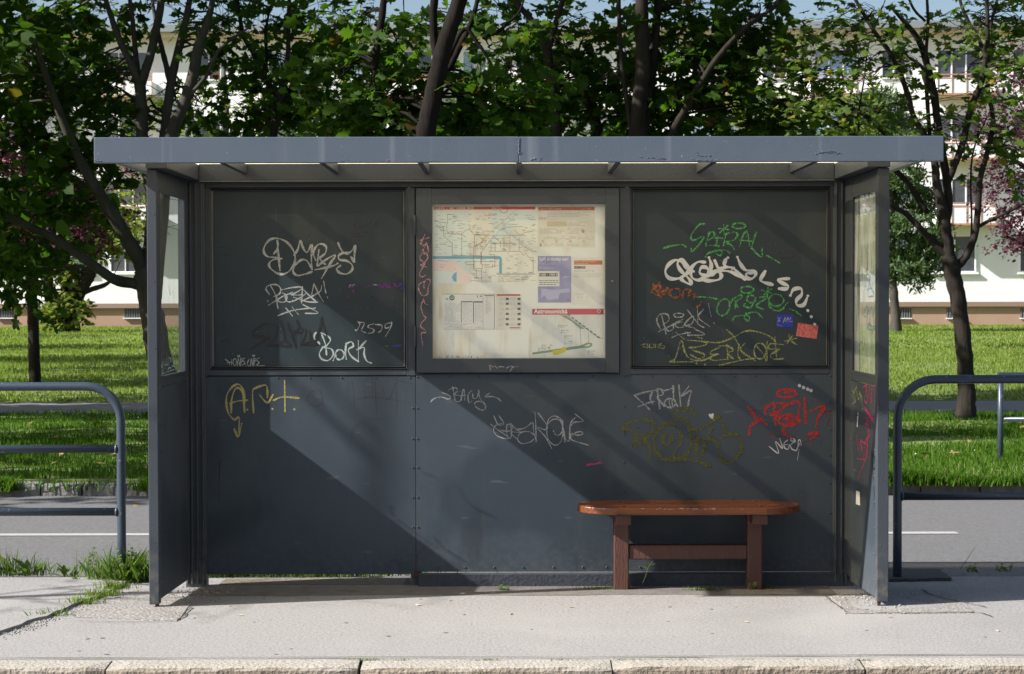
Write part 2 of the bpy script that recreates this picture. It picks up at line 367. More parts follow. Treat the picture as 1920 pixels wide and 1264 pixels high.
for i in range(len(jx)-1):
    kerb_stone(STONEK, jx[i+1]-jx[i]-0.012, 0.15, 0.22, i+60, 0.007, kf, (jx[i], 5.80+rng.uniform(-.012, .012), 0.005+rng.uniform(-.014, .014)), 0.02)

# raised left slab of the platform with a ragged broken edge
edge_px = [(-60, 1212), (0, 1189), (22, 1182), (40, 1176), (52, 1169), (70, 1164), (88, 1161), (104, 1152), (120, 1147), (136, 1138), (160, 1126), (190, 1112), (215, 1096), (232, 1085), (240, 1075)]
pts = [(G(x, y).x, G(x, y).y+rng.uniform(-.006, .006)) for x, y in edge_px]
pts_e = pts
out = [(-6, pts[0][1])] + pts + [(pts[-1][0], 1.16), (-6, 1.16)]
def slab(outline, name, mat, z0, dz, parent=None):
    b = MB(); n = len(outline)
    b.v = [(x, y, gz(y)+z0) for x, y in outline] + [(x, y, gz(y)+z0+dz) for x, y in outline]
    b.f.append(tuple(range(n, 2*n)))
    for i in range(n): j = (i+1) % n; b.f.append((i, j, n+j, n+i))
    return b.build(name, mat, parent)
tag(slab(out, 'pavement_slab', ASPH, -0.01, 0.026), kind='structure')
def ragged(pxs, jit=0.008, sub=5, z=0.0):
    P = [G(x, y, z) for x, y in pxs]; o = []
    for i in range(len(P)):
        a, c = P[i], P[(i+1) % len(P)]
        for k in range(sub):
            q = a.lerp(c, k/sub); o.append((q.x+rng.uniform(-jit, jit), q.y+rng.uniform(-jit, jit)))
    return o
DIRT = M('trodden_dirt', (0.15, 0.13, 0.115), 0.95, (0.27, 0.25, 0.23), 14, 0.6, 60, detail=6)
tag(slab([(-1.7+i*.17, .46+rng.uniform(-.012, .03)) for i in range(21)] + [(1.72, .93), (-1.7, .93)], 'pavement_patch', DIRT, -0.01, 0.0125), kind='structure')
tag(slab([(-1.62, .95), (-.6, .95), (-.6, 1.19), (-1.62, 1.19)], 'pavement_patch', SOIL, -0.01, 0.0125), kind='structure')  # darker ground tone standing in for the shade behind the left sheet
tag(slab([(-.6, .935), (2.0, .935), (2.0, 1.19), (-.6, 1.19)], 'asphalt_patch', DARKASPH, -0.01, 0.0125), kind='structure')  # dirty asphalt, its dark tone also carrying the shade behind the wall
tag(slab(ragged([(140, 1158), (330, 1166), (360, 1130), (300, 1098), (262, 1090), (228, 1108), (185, 1130)]), 'pavement_patch', COARSE, -0.01, 0.014), kind='structure')
tag(slab(ragged([(1558, 1112), (1588, 1152), (1830, 1150), (1800, 1120), (1770, 1098), (1660, 1093), (1640, 1100)]), 'pavement_patch', COARSE, -0.01, 0.014), kind='structure')
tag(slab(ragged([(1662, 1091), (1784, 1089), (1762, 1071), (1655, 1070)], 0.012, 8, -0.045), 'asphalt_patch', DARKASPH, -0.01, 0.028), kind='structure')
# fine cracks: narrow dark grooves filled with dirt
CR = M('crack_dirt', (0.07, 0.06, 0.05), 1.0, (0.12, 0.10, 0.08), 60)
def crack(pxs, w0):  # px outline on the ground
    P = crom([tuple(G(x, y)) for x, y in pxs], 6); b = MB(); n = 0
    for i, p in enumerate(P):
        a = P[max(i-1, 0)]; c = P[min(i+1, len(P)-1)]; t = np.array([c[0]-a[0], c[1]-a[1]]); t = t/(np.linalg.norm(t)+1e-9)
        j = rng.uniform(-.006, .006); ww = w0*rng.uniform(0.4, 1.2)/2; x, y = p[0]-t[1]*j, p[1]+t[0]*j
        b.v += [(x-t[1]*ww, y+t[0]*ww, gz(y)+0.006), (x+t[1]*ww, y-t[0]*ww, gz(y)+0.006)]
        if i: b.f.append((n-2, n-1, n+1, n))
        n += 2
    tag(b.build('pavement_crack', CR), kind='structure')
crack([(332, 1164), (345, 1156), (352, 1146), (360, 1140)], 0.012)
crack([(1545, 1110), (1556, 1122), (1575, 1140), (1590, 1150)], 0.008)
crack([(1640, 1150), (1700, 1151), (1760, 1150), (1830, 1150), (1860, 1158)], 0.008)
crack([(140, 1166), (230, 1168), (330, 1166)], 0.006)
crack([(-50, 1236), (300, 1236), (700, 1234), (1100, 1234), (1500, 1231), (1960, 1229)], 0.010)
crack([(1730, 1094), (1745, 1108), (1790, 1125), (1850, 1140)], 0.010)

# ================================================================== APARTMENT BUILDING
SC = 1.0
WALL = M('white_render', (0.80, 0.79, 0.80), 0.9, (0.74, 0.73, 0.74), 0.6, 0.05, 20)
PLINTH = M('brown_render', (0.33, 0.215, 0.155), 0.95, (0.38, 0.25, 0.18), 0.8, 0.1, 15)
TRIM = M('rusty_trim', (0.42, 0.22, 0.13), 0.7)
CREAM = M('cream_render', (0.62, 0.50, 0.34), 0.9)
EAVE = M('eave_metal', (0.22, 0.24, 0.26), 0.5)
FRAME = M('window_frame_white', (0.78, 0.78, 0.78), 0.5)
def glassm(name, c, rough=0.08, c2=None):
    return M(name, c, rough, c2, 3, spec=0.8)
PANE = glassm('window_pane', (0.045, 0.055, 0.075), 0.06, (0.09, 0.09, 0.10))
PANEB = glassm('window_pane_blind', (0.20, 0.30, 0.42), 0.25, (0.26, 0.36, 0.48))
PANER = glassm('window_pane_red', (0.10, 0.035, 0.045), 0.2, (0.15, 0.06, 0.07))
BY = 68.4
bld = empty('apartment_building', (0, BY, lz(BY)), 'long white four-storey apartment block with brown plinth behind the trees', 'building')
ang = R(-1.2)
def bw(px, py): p = W(px, py, BY); return p.x, p.z
def bbox(b, px0, px1, py0, py1, d0, d1):
    x0, z1 = bw(px0, py0); x1, z0 = bw(px1, py1); b.box(x0, x1, BY-d1, BY-d0, z0, z1); return b
parts_b = []
def pb(name, mat, boxes, parent=bld, **k):
    b = MB()
    for q in boxes: bbox(b, *q)
    o = b.build(name, mat, parent, **k); return o
XL, XR = -420, 2360
pb('wall', WALL, [(XL, XR, 62, 572, -10, 0)])
pb('plinth', PLINTH, [(XL, XR, 573, 625, -9.9, -0.12)])
pb('ledge', M('brown_ledge', (0.25, 0.17, 0.13), 0.8), [(XL, XR, 570.5, 573.5, -0.2, 0.03)])  # narrow ledge of darker brown above the plinth
pb('roof', EAVE, [(XL-15, XR+15, 51, 58, -10.4, 0.75)])
pb('fascia_board', CREAM, [(XL-8, XR+8, 58.3, 66, -10.2, 0.62)])
ROWS = [(95, 150, 152, 184), (216, 270, 272, 303), (335, 386, 389, 424)]
balc = [1795, 1567, 1338, 1010, 772, 545, 235, 15, 2030]
single = [1672, 1177, 890, 655, 390, 125, 1915, 1450]
def window(cx, wpx, y0, y1, npn, kind, d=0.0, parent=bld):
    b = MB(); fr = 2.2; x0, x1 = cx-wpx/2, cx+wpx/2
    bbox(b, x0, x1, y0, y0+fr, d, d+0.07); bbox(b, x0, x1, y1-fr, y1, d, d+0.07)
    step = (wpx-fr)/npn
    for k in range(npn+1): bbox(b, x0+k*step, x0+k*step+fr, y0+fr, y1-fr, d, d+0.07)
    f = b.build('window', FRAME, parent)
    for k in range(npn):
        mt = PANEB if kind == 'b' else (PANER if (kind == 'r' and k == 1) else PANE)
        pm = MB(); bbox(pm, x0+k*step+fr, x0+(k+1)*step, y0+fr, y1-fr, d+0.005, d+0.025); pm.build('pane', mt, f)
    return f
rb = random.Random(3)
for (w0, w1, p0, p1) in ROWS:
    for cx in balc:
        window(cx-2, 82, w0, w1, 3, rb.choice('ddddb'))
        bb = MB(); bbox(bb, cx-50, cx+56, p0+4, p1-3, 0.92, 0.98); bbox(bb, cx-50, cx-48.6, p0+4, p1-3, 0, 0.92); bbox(bb, cx+54.6, cx+56, p0+4, p1-3, 0, 0.92)
        bal = bb.build('balcony', WALL, bld)
        tr = MB(); bbox(tr, cx-52, cx+58, p1-2.6, p1+1, 0, 1.02); tr.build('balcony_slab', TRIM, bal)
        rl = MB(); bbox(rl, cx-51, cx+57, p0-6, p0-4.2, 0.93, 0.99); bbox(rl, cx-51, cx+57, p0+1, p0+2.4, 0.93, 0.99)
        for k in range(5): bbox(rl, cx-51+k*26.6, cx-50+k*26.6, p0-4, p1-3, 0.985, 1.01)
        rl.build('balcony_rail', TRIM, bal)
        un = MB(); bbox(un, cx-50, cx+56, p1+1.1, p1+3.4, 0, 0.95); un.build('balcony_soffit', CREAM, bal)
    for cx in single:
        window(cx, 46, w0, w1, 2, rb.choice('dbr'))
for cx, wp, kd_ in [(130, 72, 'b'), (232, 58, 'd'), (8, 60, 'd'), (1785, 80, 'd'), (1690, 60, 'b'), (1935, 60, 'd'), (1567, 80, 'd'), (1338, 80, 'd'), (1010, 80, 'd'), (772, 80, 'd'), (545, 80, 'd'), (390, 46, 'd')]:
    window(cx, wp, 442, 511, 2, kd_)
    pb('window_ledge', FRAME, [(cx-wp/2-4, cx+wp/2+4, 511, 514.5, -0.01, 0.14)])
GRILL = M('grille', (0.05, 0.05, 0.06), 0.6)
for cx in (2, 244, 1690, 1788, 1925, 480, 720, 960, 1200, 1440, -230, 2150):
    b = MB(); bbox(b, cx-16, cx+16, 578, 596, -0.115, -0.10); f = b.build('basement_window', GRILL, bld)
    g = MB()
    for k in range(7): bbox(g, cx-15+k*4.6, cx-14.3+k*4.6, 578.5, 595.5, -0.098, -0.08)
    g.build('grille', EAVE, f); s_ = MB(); bbox(s_, cx-17, cx+17, 596.2, 597.8, -0.118, 0.0); s_.build('sill', FRAME, f)
pb('drainpipe', FRAME, [(70, 72.4, 66, 606, 0.05, 0.15)])
pb('awning', EAVE, [(720, 818, 74, 82, 0.0, 0.9)])
bld.matrix_world = Matrix.Translation(bld.location) @ Matrix.Rotation(ang, 4, 'Z')

# ================================================================== TREES
SC = 1.0
HALF = np.array([(0, 0, 0), (.20, -.16, -.03), (.44, -.06, -.10), (.24, .17, -.05), (.60, .40, -.17), (.40, .46, -.10), (.26, .52, -.06), (.30, .74, -.09), (0, 1.0, -.05)])
HALF2 = np.array([(0, 0, 0), (.33, .2, -.1), (.30, .6, -.1), (0, 1, -.05)])
def unit(a): return a/(np.linalg.norm(a, axis=1, keepdims=True)+1e-9)
def leaf_mesh(name, P, A, N, size, mat, half, parent):
    """P base points, A axis directions, N up normals"""
    A = unit(A); X = unit(np.cross(A, N)); Z = np.cross(X, A)
    k = len(half); V = []
    for sgn in (1, -1):
        h = half.copy(); h[:, 0] *= sgn
        if sgn == -1: h = h[::-1]
        V.append(P[:, None, :] + size[:, None, None]*(h[None, :, 0:1]*X[:, None, :] + h[None, :, 1:2]*A[:, None, :] + h[None, :, 2:3]*Z[:, None, :]))
    # share the midrib so that both halves are one island
    n = len(P); V = np.concatenate([V[0], V[1][:, 1:-1]], 1).reshape(-1, 3); kk = 2*k-2
    f1 = np.arange(k); f2 = np.concatenate([[k-1], np.arange(k, kk), [0]])
    L = (np.arange(n)[:, None]*kk + np.concatenate([f1, f2])[None, :]).ravel()
    st = (np.arange(n)[:, None]*(2*k) + np.array([0, k])[None, :]).ravel()
    return np_mesh(name, V, L, st, None, mat, parent)
class Tree:
    def __init__(s, name, base, label, cat, seed, group=None):
        s.rs = np.random.RandomState(seed); s.rr = random.Random(seed); s.base = Vector(base)
        s.k = 1.0; s.root = empty(name, base, label, cat, group); s.limbs = []; s.T = MB(); s.B = MB(); s.P = []; s.A = []; s.N = []; s.S = []; s.up = None
    def limb(s, pts, thick=None, n=10, trunk=False):
        """pts = [(px, py, Y, radius_m)]"""
        Q = [(*W(p[0], p[1], p[2]), p[3]*s.k) for p in pts]; return s.wlimb(Q, n, trunk)
    def wlimb(s, Q, n=10, trunk=False):
        C = crom(Q, 6); j = 0.05
        pts = [Vector(c[:3]) + Vector((s.rr.uniform(-j, j), s.rr.uniform(-j, j), 0))*c[3]*1.2 for c in C]
        (s.T if trunk else s.B).tube(pts, [max(0.003, c[3]*s.rr.uniform(0.94, 1.06)) for c in C], n)
        s.limbs += [(p, c[3]) for p, c in zip(pts, C)]
        return pts
    def twig(s, a, c, r0=0.012, r1=0.003, n=4, wob=0.12):
        a, c = Vector(a), Vector(c); L = (c-a).length; P = []
        for k in range(6):
            t = k/5; q = a.lerp(c, t)+Vector((0, 0, L*0.12*math.sin(math.pi*t)))
            if 0 < k < 5: q += Vector([s.rr.uniform(-1, 1)*wob*L*0.35 for _ in range(3)])
            P.append(q)
        s.B.tube(P, [r0+(r1-r0)*k/5 for k in range(6)], n)
        return P
    def clump(s, c, rad, n, size=0.125, spread=0.5, branches=3, flat=0.6, per=10, shell=0.35):
        """foliage clump: leaves set on short sprays inside an ellipsoid"""
        c = np.array(c); rad = np.array(rad, float); rs_ = s.rs; nt_ = max(1, n//per)
        d = unit(rs_.normal(size=(nt_, 3))); rr = rs_.uniform(shell, 1.0, nt_)**0.5
        T = c + d*rr[:, None]*rad
        az = rs_.uniform(0, 2*np.pi, nt_); tdir = np.stack([np.cos(az), np.sin(az), rs_.uniform(-.35, .25, nt_)], 1) + d*0.6; tdir = unit(tdir)
        for k in range(per):
            t = (k+0.5)/per; Lk = spread*rs_.uniform(0.7, 1.2, nt_)
            p = T + tdir*(t*Lk)[:, None] + rs_.normal(scale=0.04, size=(nt_, 3)); p[:, 2] -= 0.10*t*t
            a = tdir + np.cross(tdir, [0, 0, 1])*(1 if k % 2 else -1)*rs_.uniform(.3, 1.4, nt_)[:, None] + np.array([0, 0, -.35]) + rs_.normal(scale=.3, size=(nt_, 3))
            nn = np.array([0, 0, 1.0])*flat + rs_.normal(scale=0.45, size=(nt_, 3)) + np.array([0, -0.25, 0])
            s.P.append(p); s.A.append(a); s.N.append(nn); s.S.append(size*rs_.uniform(0.4, 1.35, nt_))
        if branches and s.limbs:
            for _ in range(branches):
                g = Vector(T[rs_.randint(nt_)]); near = sorted(s.limbs, key=lambda q: (q[0]-g).length + (0.8 if q[0].z > g.z+0.3 else 0))[:3]
                a = s.rr.choice(near); s.twig(a[0], g, min(0.022, a[1]*0.6), 0.003)
                for q in T[rs_.randint(nt_, size=3)]: s.twig(g.lerp(a[0], 0.3), Vector(q), 0.006, 0.002, 3)
    def finish(s, bark, leafmat, half=HALF, bark_b=None):
        if s.T.v: s.T.build('trunk', bark, s.root, smooth=True)
        if s.B.v: s.B.build('branches', bark_b or bark, s.root, smooth=True)
        if s.P:
            P = np.concatenate(s.P); A = np.concatenate(s.A); N = np.concatenate(s.N); Sz = np.concatenate(s.S)
            leaf_mesh('crown', P, A, N, Sz, leafmat, half, s.root)
        if s.up: leaf_mesh('upper_crown', *[np.concatenate(q) for q in s.up], leafmat, HALF2, s.root)
        return s.root
def pc(px, py, Y): return tuple(W(px, py, Y))
YR = 13.4                                                  # depth of the row of maples (22 m from the camera)
def ell(t, lst, n_per, **k):
    n_per = n_per*(0.25 if n_per == 950 else (1.3 if n_per == 420 else 0.5))
    for (px, py, Y, rx, rz, ry, dens) in lst:
        if n_per < 300 and t.k >= .7: Y += 0.95
        t.clump(pc(px, py, Y), (rx*t.k, ry*t.k, rz*t.k), int(n_per*dens), **k)
def crown_top(t, cx, Y, z0, z1, r, n, size=0.14):            # the part of the crown above the picture: it shades lawn and road
    keep = (t.P, t.A, t.N, t.S); t.P, t.A, t.N, t.S = [], [], [], []
    for i in range(9):
        a = t.rr.uniform(0, 6.28); q = t.rr.uniform(0, 1)**0.5*r*0.7
        t.clump((cx+q*math.cos(a), Y+q*math.sin(a), t.rr.uniform(z0+1.1, z1+1)), (r*.55, r*.55, .6), n//9, size=size*1.3, branches=1)
    t.up = (t.P, t.A, t.N, t.S); t.P, t.A, t.N, t.S = keep

# --- T1: many-stemmed maple behind the left side of the shelter
t = Tree('maple_tree', W(318, 800, YR), 'many-stemmed maple seen through the left side window of the shelter', 'tree', 1, 'maples in the row behind the shelter')
t.limb([(322, 812, YR, .26), (318, 770, YR, .20), (305, 700, YR, .165), (290, 620, YR, .15), (277, 545, YR, .14), (270, 505, YR, .13)], trunk=True, n=14)
t.limb([(272, 520, YR, .10), (262, 490, YR, .095), (225, 425, YR-.2, .085), (185, 360, YR-.3, .075), (150, 300, YR-.4, .06), (115, 220, YR-.5, .05), (80, 120, YR-.6, .035), (60, 40, YR-.7, .02)])
t.limb([(275, 540, YR, .08), (255, 532, YR, .072), (215, 524, YR-.2, .068), (165, 490, YR-.4, .06), (110, 452, YR-.6, .05), (55, 425, YR-.8, .045), (0, 398, YR-1, .038), (-80, 350, YR-1.2, .02)])
t.limb([(275, 520, YR, .10), (285, 440, YR+.1, .09), (285, 360, YR+.1, .085), (268, 280, YR+.1, .08), (266, 220, YR+.1, .075), (262, 155, YR+.1, .07)], n=12)
t.limb([(262, 160, YR+.1, .055), (245, 120, YR, .045), (222, 70, YR, .04), (208, 30, YR, .035), (196, -10, YR, .03), (170, -120, YR, .015)])
t.limb([(264, 155, YR+.1, .065), (280, 110, YR+.1, .055), (292, 60, YR+.1, .05), (302, 0, YR+.1, .045), (310, -150, YR+.1, .02)], n=12)
t.limb([(262, 160, YR+.1, .04), (255, 110, YR+.2, .036), (250, 50, YR+.2, .03), (243, -10, YR+.2, .025), (240, -90, YR+.2, .01)])
t.limb([(290, 520, YR+.2, .08), (300, 400, YR+.3, .075), (303, 300, YR+.3, .07), (312, 220, YR+.3, .06), (322, 150, YR+.3, .055), (338, 80, YR+.3, .05), (352, 20, YR+.3, .04), (372, -100, YR+.3, .015)])
t.limb([(290, 560, YR+.1, .085), (305, 400, YR-.1, .08), (318, 262, YR-.2, .08), (345, 195, YR-.2, .075), (362, 140, YR-.2, .07), (375, 75, YR-.2, .06), (390, 40, YR-.2, .045), (410, -60, YR-.2, .02)], n=12)
t.limb([(345, 190, YR-.2, .03), (385, 145, YR-.3, .025), (410, 95, YR-.3, .022), (440, 70, YR-.4, .018), (470, 50, YR-.4, .01)])
t.limb([(318, 150, YR+.3, .04), (306, 100, YR+.4, .035), (296, 60, YR+.4, .03), (285, 0, YR+.5, .02)])
ell(t, [(40, 60, YR-.3, .9, .6, .9, 1.3), (120, 120, YR-.3, .8, .5, .8, 1.2), (30, 200, YR-.5, .9, .6, .9, 1.3), (130, 230, YR-.4, .8, .5, .8, 1.2),
        (190, 190, YR, .5, .35, .7, .7), (80, 320, YR-.6, .6, .4, .8, .8), (150, 350, YR-.4, .5, .3, .7, .4), (20, 430, YR-.7, .7, .45, .7, 1.1), (90, 440, YR-.7, .45, .35, .6, .8),
        (25, 520, YR-.8, .4, .3, .5, .7), (185, 20, YR, .5, .3, .6, .5), (430, 40, YR-.3, .5, .45, .7, 1.0), (400, 190, YR-.2, .45, .35, .6, .5), (190, 150, YR+.3, .35, .3, .5, .4),
        (330, 20, YR+.4, .4, .2, .6, .35), (440, 120, YR, .3, .3, .5, .5), (170, 280, YR-.3, .4, .3, .5, .6), (215, 235, YR+.3, .35, .25, .5, .5), (345, 225, YR+.5, .35, .2, .5, .4)], 950, branches=4)
crown_top(t, W(250, 0, YR).x, YR, 5.6, 9.5, 2.4, 7000)
t.finish(BARK2, LEAF)
# --- T2: slender maple
t = Tree('maple_tree', W(505, 800, YR+1), 'slender maple with a kinked stem rising left of the middle of the roof', 'tree', 2, 'maples in the row behind the shelter')
Y2 = YR+1
t.limb([(500, 805, Y2, .10), (500, 600, Y2, .08), (508, 400, Y2, .07), (512, 262, Y2, .055), (522, 200, Y2, .05), (526, 180, Y2, .05)], trunk=True)
t.limb([(526, 182, Y2, .045), (505, 160, Y2, .042), (488, 135, Y2, .038), (475, 100, Y2, .033), (455, 60, Y2, .03), (440, -40, Y2, .015)])
t.limb([(526, 184, Y2, .04), (532, 150, Y2, .033), (540, 100, Y2, .03), (541, 40, Y2, .028), (545, -60, Y2, .015)])
t.limb([(490, 140, Y2, .03), (500, 110, Y2+.2, .025), (498, 60, Y2+.2, .02), (510, 0, Y2+.2, .01)])
ell(t, [(500, 40, Y2, .6, .4, .8, 1.0), (560, 90, Y2, .5, .45, .7, 1.1), (570, 180, Y2-.3, .5, .4, .6, 1.0), (450, 200, Y2, .5, .3, .5, .8), (620, 30, Y2-.2, .5, .35, .6, 1.0), (610, 140, Y2-.3, .5, .4, .6, 1.0), (560, 230, Y2, .6, .25, .5, 1.0), (480, 240, Y2+.1, .5, .2, .5, .6)], 950, branches=4)
crown_top(t, W(530, 0, Y2).x, Y2, 5.6, 8.5, 1.8, 4500)
t.finish(BARK, LEAF)
# --- T3: big dark leaning trunk
t = Tree('maple_tree', W(770, 856, 8.0), 'thick black trunked maple leaning right above the poster case', 'tree', 3, 'maples in the row behind the shelter')
Y3 = 8.0; t.k = 0.70
t.limb([(765, 860, Y3, .24), (775, 600, Y3, .17), (785, 400, Y3, .15), (798, 255, Y3, .135), (808, 200, Y3, .13), (820, 140, Y3, .125), (838, 70, Y3, .115), (862, 0, Y3, .11), (900, -120, Y3, .09), (930, -260, Y3, .05)], trunk=True, n=14)
t.limb([(822, 130, Y3+.1, .05), (815, 80, Y3+.2, .06), (812, 30, Y3+.2, .055), (815, -30, Y3+.2, .05), (800, -150, Y3+.3, .02)])
t.limb([(840, 110, Y3+.2, .035), (870, 55, Y3+.2, .03), (895, 80, Y3+.2, .028), (915, 110, Y3+.2, .02), (930, 135, Y3+.2, .012)])
t.limb([(842, 130, Y3+.4, .05), (858, 95, Y3+.4, .045), (880, 50, Y3+.5, .04), (895, 0, Y3+.5, .03), (905, -80, Y3+.5, .02)])
t.limb([(905, 70, Y3+.4, .03), (935, 58, Y3+.4, .026), (950, 45, Y3+.4, .022), (975, 20, Y3+.4, .015), (990, -30, Y3+.4, .01)])
t.limb([(702, 130, Y3+.3, .045), (708, 80, Y3+.3, .05), (715, 40, Y3+.3, .05), (722, -20, Y3+.3, .04)])
ell(t, [(700, 60, Y3, .5, .4, .7, .9), (660, 150, Y3, .55, .4, .7, 1.1), (720, 180, Y3-.2, .55, .4, .7, 1.2), (760, 70, Y3+.5, .35, .3, .5, .35), (670, 225, Y3, .6, .25, .6, 1.1), (745, 235, Y3+.3, .4, .25, .5, .8),
        (900, 170, Y3-.2, .5, .35, .7, 1.0), (890, 215, Y3, .5, .3, .6, 1.1), (950, 120, Y3, .45, .35, .6, .7), (920, 30, Y3, .35, .25, .5, .4), (940, 215, Y3+.1, .5, .3, .6, 1.0)], 950, branches=4)
crown_top(t, W(860, 0, Y3).x, Y3, 4.5, 8.5, 2.9, 6000)
t.finish(BARK3, LEAF)
# --- T4 forked
t = Tree('maple_tree', W(1050, 800, YR+.3), 'forked maple between the black leaning trunk and the straight twin trunk', 'tree', 4, 'maples in the row behind the shelter')
Y4 = YR+.3
t.limb([(1052, 808, Y4, .12), (1050, 600, Y4, .10), (1050, 400, Y4, .09), (1044, 255, Y4, .072), (1034, 160, Y4, .066), (1026, 95, Y4, .062)], trunk=True)
t.limb([(1026, 98, Y4, .05), (1012, 60, Y4, .045), (990, 30, Y4, .04), (968, 0, Y4, .035), (930, -100, Y4, .015)])
t.limb([(1027, 95, Y4, .05), (1038, 55, Y4, .042), (1050, 20, Y4, .036), (1058, -20, Y4, .03), (1075, -120, Y4, .012)])
t.limb([(1050, 300, Y4+.4, .05), (1120, 250, Y4+.4, .05), (1105, 200, Y4+.4, .045), (1088, 155, Y4+.5, .04), (1075, 120, Y4+.5, .03)])
ell(t, [(1000, 130, Y4-.2, .6, .4, .7, 1.2), (1070, 60, Y4-.2, .6, .45, .7, 1.3), (1080, 150, Y4-.3, .6, .4, .7, 1.3), (1000, 210, Y4, .6, .3, .6, 1.1), (1100, 215, Y4, .5, .3, .6, 1.0), (1130, 100, Y4, .4, .4, .6, 1.0), (985, 50, Y4+.2, .4, .3, .6, .6)], 950, branches=4)
crown_top(t, W(1040, 0, Y4).x, Y4, 5.6, 9, 2.0, 5500)
t.finish(BARK, LEAF)
# --- T5 thick straight
t = Tree('maple_tree', W(1200, 800, YR-.3), 'straight thick twin-stemmed maple with dense dark leaves right of the middle', 'tree', 5, 'maples in the row behind the shelter')
Y5 = YR-.3
t.limb([(1200, 810, Y5, .22), (1198, 600, Y5, .17), (1196, 400, Y5, .14), (1194, 255, Y5, .10), (1200, 190, Y5, .10), (1205, 120, Y5, .095), (1203, 0, Y5, .08), (1200, -200, Y5, .04)], trunk=True, n=14)
t.limb([(1212, 400, Y5+.1, .08), (1206, 255, Y5+.1, .075), (1216, 190, Y5+.2, .065), (1224, 120, Y5+.2, .06), (1232, 20, Y5+.2, .05), (1240, -100, Y5+.2, .02)])
t.limb([(1230, 420, Y5, .06), (1258, 262, Y5-.1, .05), (1285, 205, Y5-.2, .045), (1330, 130, Y5-.3, .04), (1365, 85, Y5-.4, .035), (1400, 50, Y5-.4, .03), (1455, 10, Y5-.5, .022), (1490, -30, Y5-.5, .01)])
t.limb([(1196, 330, Y5, .04), (1170, 150, Y5, .03), (1162, 60, Y5, .028), (1160, -30, Y5, .02)])
ell(t, [(1270, 40, Y5-.1, .6, .45, .8, 1.5), (1350, 40, Y5-.1, .6, .45, .8, 1.5), (1290, 130, Y5-.1, .6, .45, .8, 1.5), (1360, 110, Y5-.1, .5, .4, .7, 1.2), (1270, 215, Y5-.3, .6, .3, .7, 1.3), (1340, 200, Y5-.6, .5, .35, .7, 1.0),
        (1430, 60, Y5-.1, .3, .3, .5, .4), (1160, 170, Y5, .4, .35, .6, .9), (1150, 225, Y5, .5, .25, .6, .9), (1400, 225, Y5, .7, .2, .6, 1.0), (1500, 240, Y5, .4, .1, .5, .4)], 950, branches=4, size=0.15)
crown_top(t, W(1230, 0, Y5).x, Y5, 5.6, 9.5, 2.5, 7500)
t.finish(BARK, LEAF)
# --- T6 right sparse maple
Y6 = G(1812, 788, 0.03).y
t = Tree('maple_tree', G(1812, 788, 0.03), 'airy open maple with bare forking limbs right of the shelter', 'tree', 6)
t.k = .74
t.limb([(1812, 794, Y6, .20), (1811, 770, Y6, .165), (1812, 720, Y6, .14), (1806, 640, Y6, .135), (1796, 560, Y6, .135), (1785, 510, Y6, .14), (1779, 480, Y6, .125)], trunk=True, n=16)
t.limb([(1782, 500, Y6, .11), (1776, 450, Y6, .10), (1768, 400, Y6, .09), (1757, 350, Y6, .075), (1752, 305, Y6, .06), (1738, 262, Y6, .05), (1712, 215, Y6-.1, .045), (1700, 170, Y6-.1, .045), (1672, 105, Y6-.2, .04), (1640, 60, Y6-.3, .035), (1610, 10, Y6-.3, .03), (1580, -40, Y6-.3, .02)])
t.limb([(1778, 480, Y6, .07), (1750, 455, Y6, .06), (1722, 425, Y6-.1, .05), (1700, 402, Y6-.1, .045), (1672, 384, Y6-.2, .04), (1640, 350, Y6-.2, .025)])
t.limb([(1772, 430, Y6, .08), (1778, 380, Y6+.1, .075), (1774, 330, Y6+.1, .07), (1760, 250, Y6+.1, .068), (1752, 180, Y6+.1, .065), (1738, 120, Y6+.2, .06), (1722, 75, Y6+.2, .052), (1695, 40, Y6+.2, .04), (1672, 15, Y6+.2, .02)], n=10)
t.limb([(1740, 130, Y6+.2, .035), (1736, 60, Y6+.2, .05), (1698, 35, Y6+.3, .02)]) if False else None
t.limb([(1776, 345, Y6+.1, .06), (1790, 310, Y6, .055), (1806, 265, Y6, .055), (1820, 205, Y6-.1, .055), (1838, 160, Y6-.2, .05), (1850, 110, Y6-.2, .045), (1852, 60, Y6-.3, .035), (1850, -20, Y6-.3, .03), (1852, -80, Y6-.3, .02)])
t.limb([(1838, 160, Y6-.2, .045), (1848, 105, Y6-.2, .04), (1838, 80, Y6-.1, .035), (1818, 45, Y6-.1, .03), (1800, 0, Y6-.1, .025), (1790, -60, Y6, .015)])
t.limb([(1790, 505, Y6, .07), (1812, 480, Y6, .065), (1828, 440, Y6, .06), (1834, 390, Y6, .055), (1838, 335, Y6, .05), (1850, 290, Y6, .045), (1862, 225, Y6, .04), (1852, 160, Y6+.1, .035), (1856, 60, Y6+.1, .03), (1875, -20, Y6+.1, .02)])
t.limb([(1836, 385, Y6, .035), (1862, 415, Y6, .03), (1885, 400, Y6-.1, .025), (1920, 385, Y6-.1, .02), (1960, 360, Y6-.1, .01)]) if False else t.limb([(1830, 428, Y6, .03), (1858, 412, Y6, .028), (1885, 400, Y6-.1, .025), (1920, 382, Y6-.1, .02), (1960, 360, Y6-.1, .01)])
t.limb([(1752, 180, Y6, .045), (1735, 150, Y6-.1, .045), (1728, 125, Y6-.1, .03), (1700, 105, Y6-.1, .02), (1695, 100, Y6-.1, .015)])
t.limb([(1745, 280, Y6, .03), (1738, 180, Y6, .035), (1735, 120, Y6, .032), (1740, 40, Y6, .026), (1735, -40, Y6, .02)])
t.limb([(1735, 40, Y6, .025), (1712, 15, Y6, .022), (1695, -30, Y6, .02)])
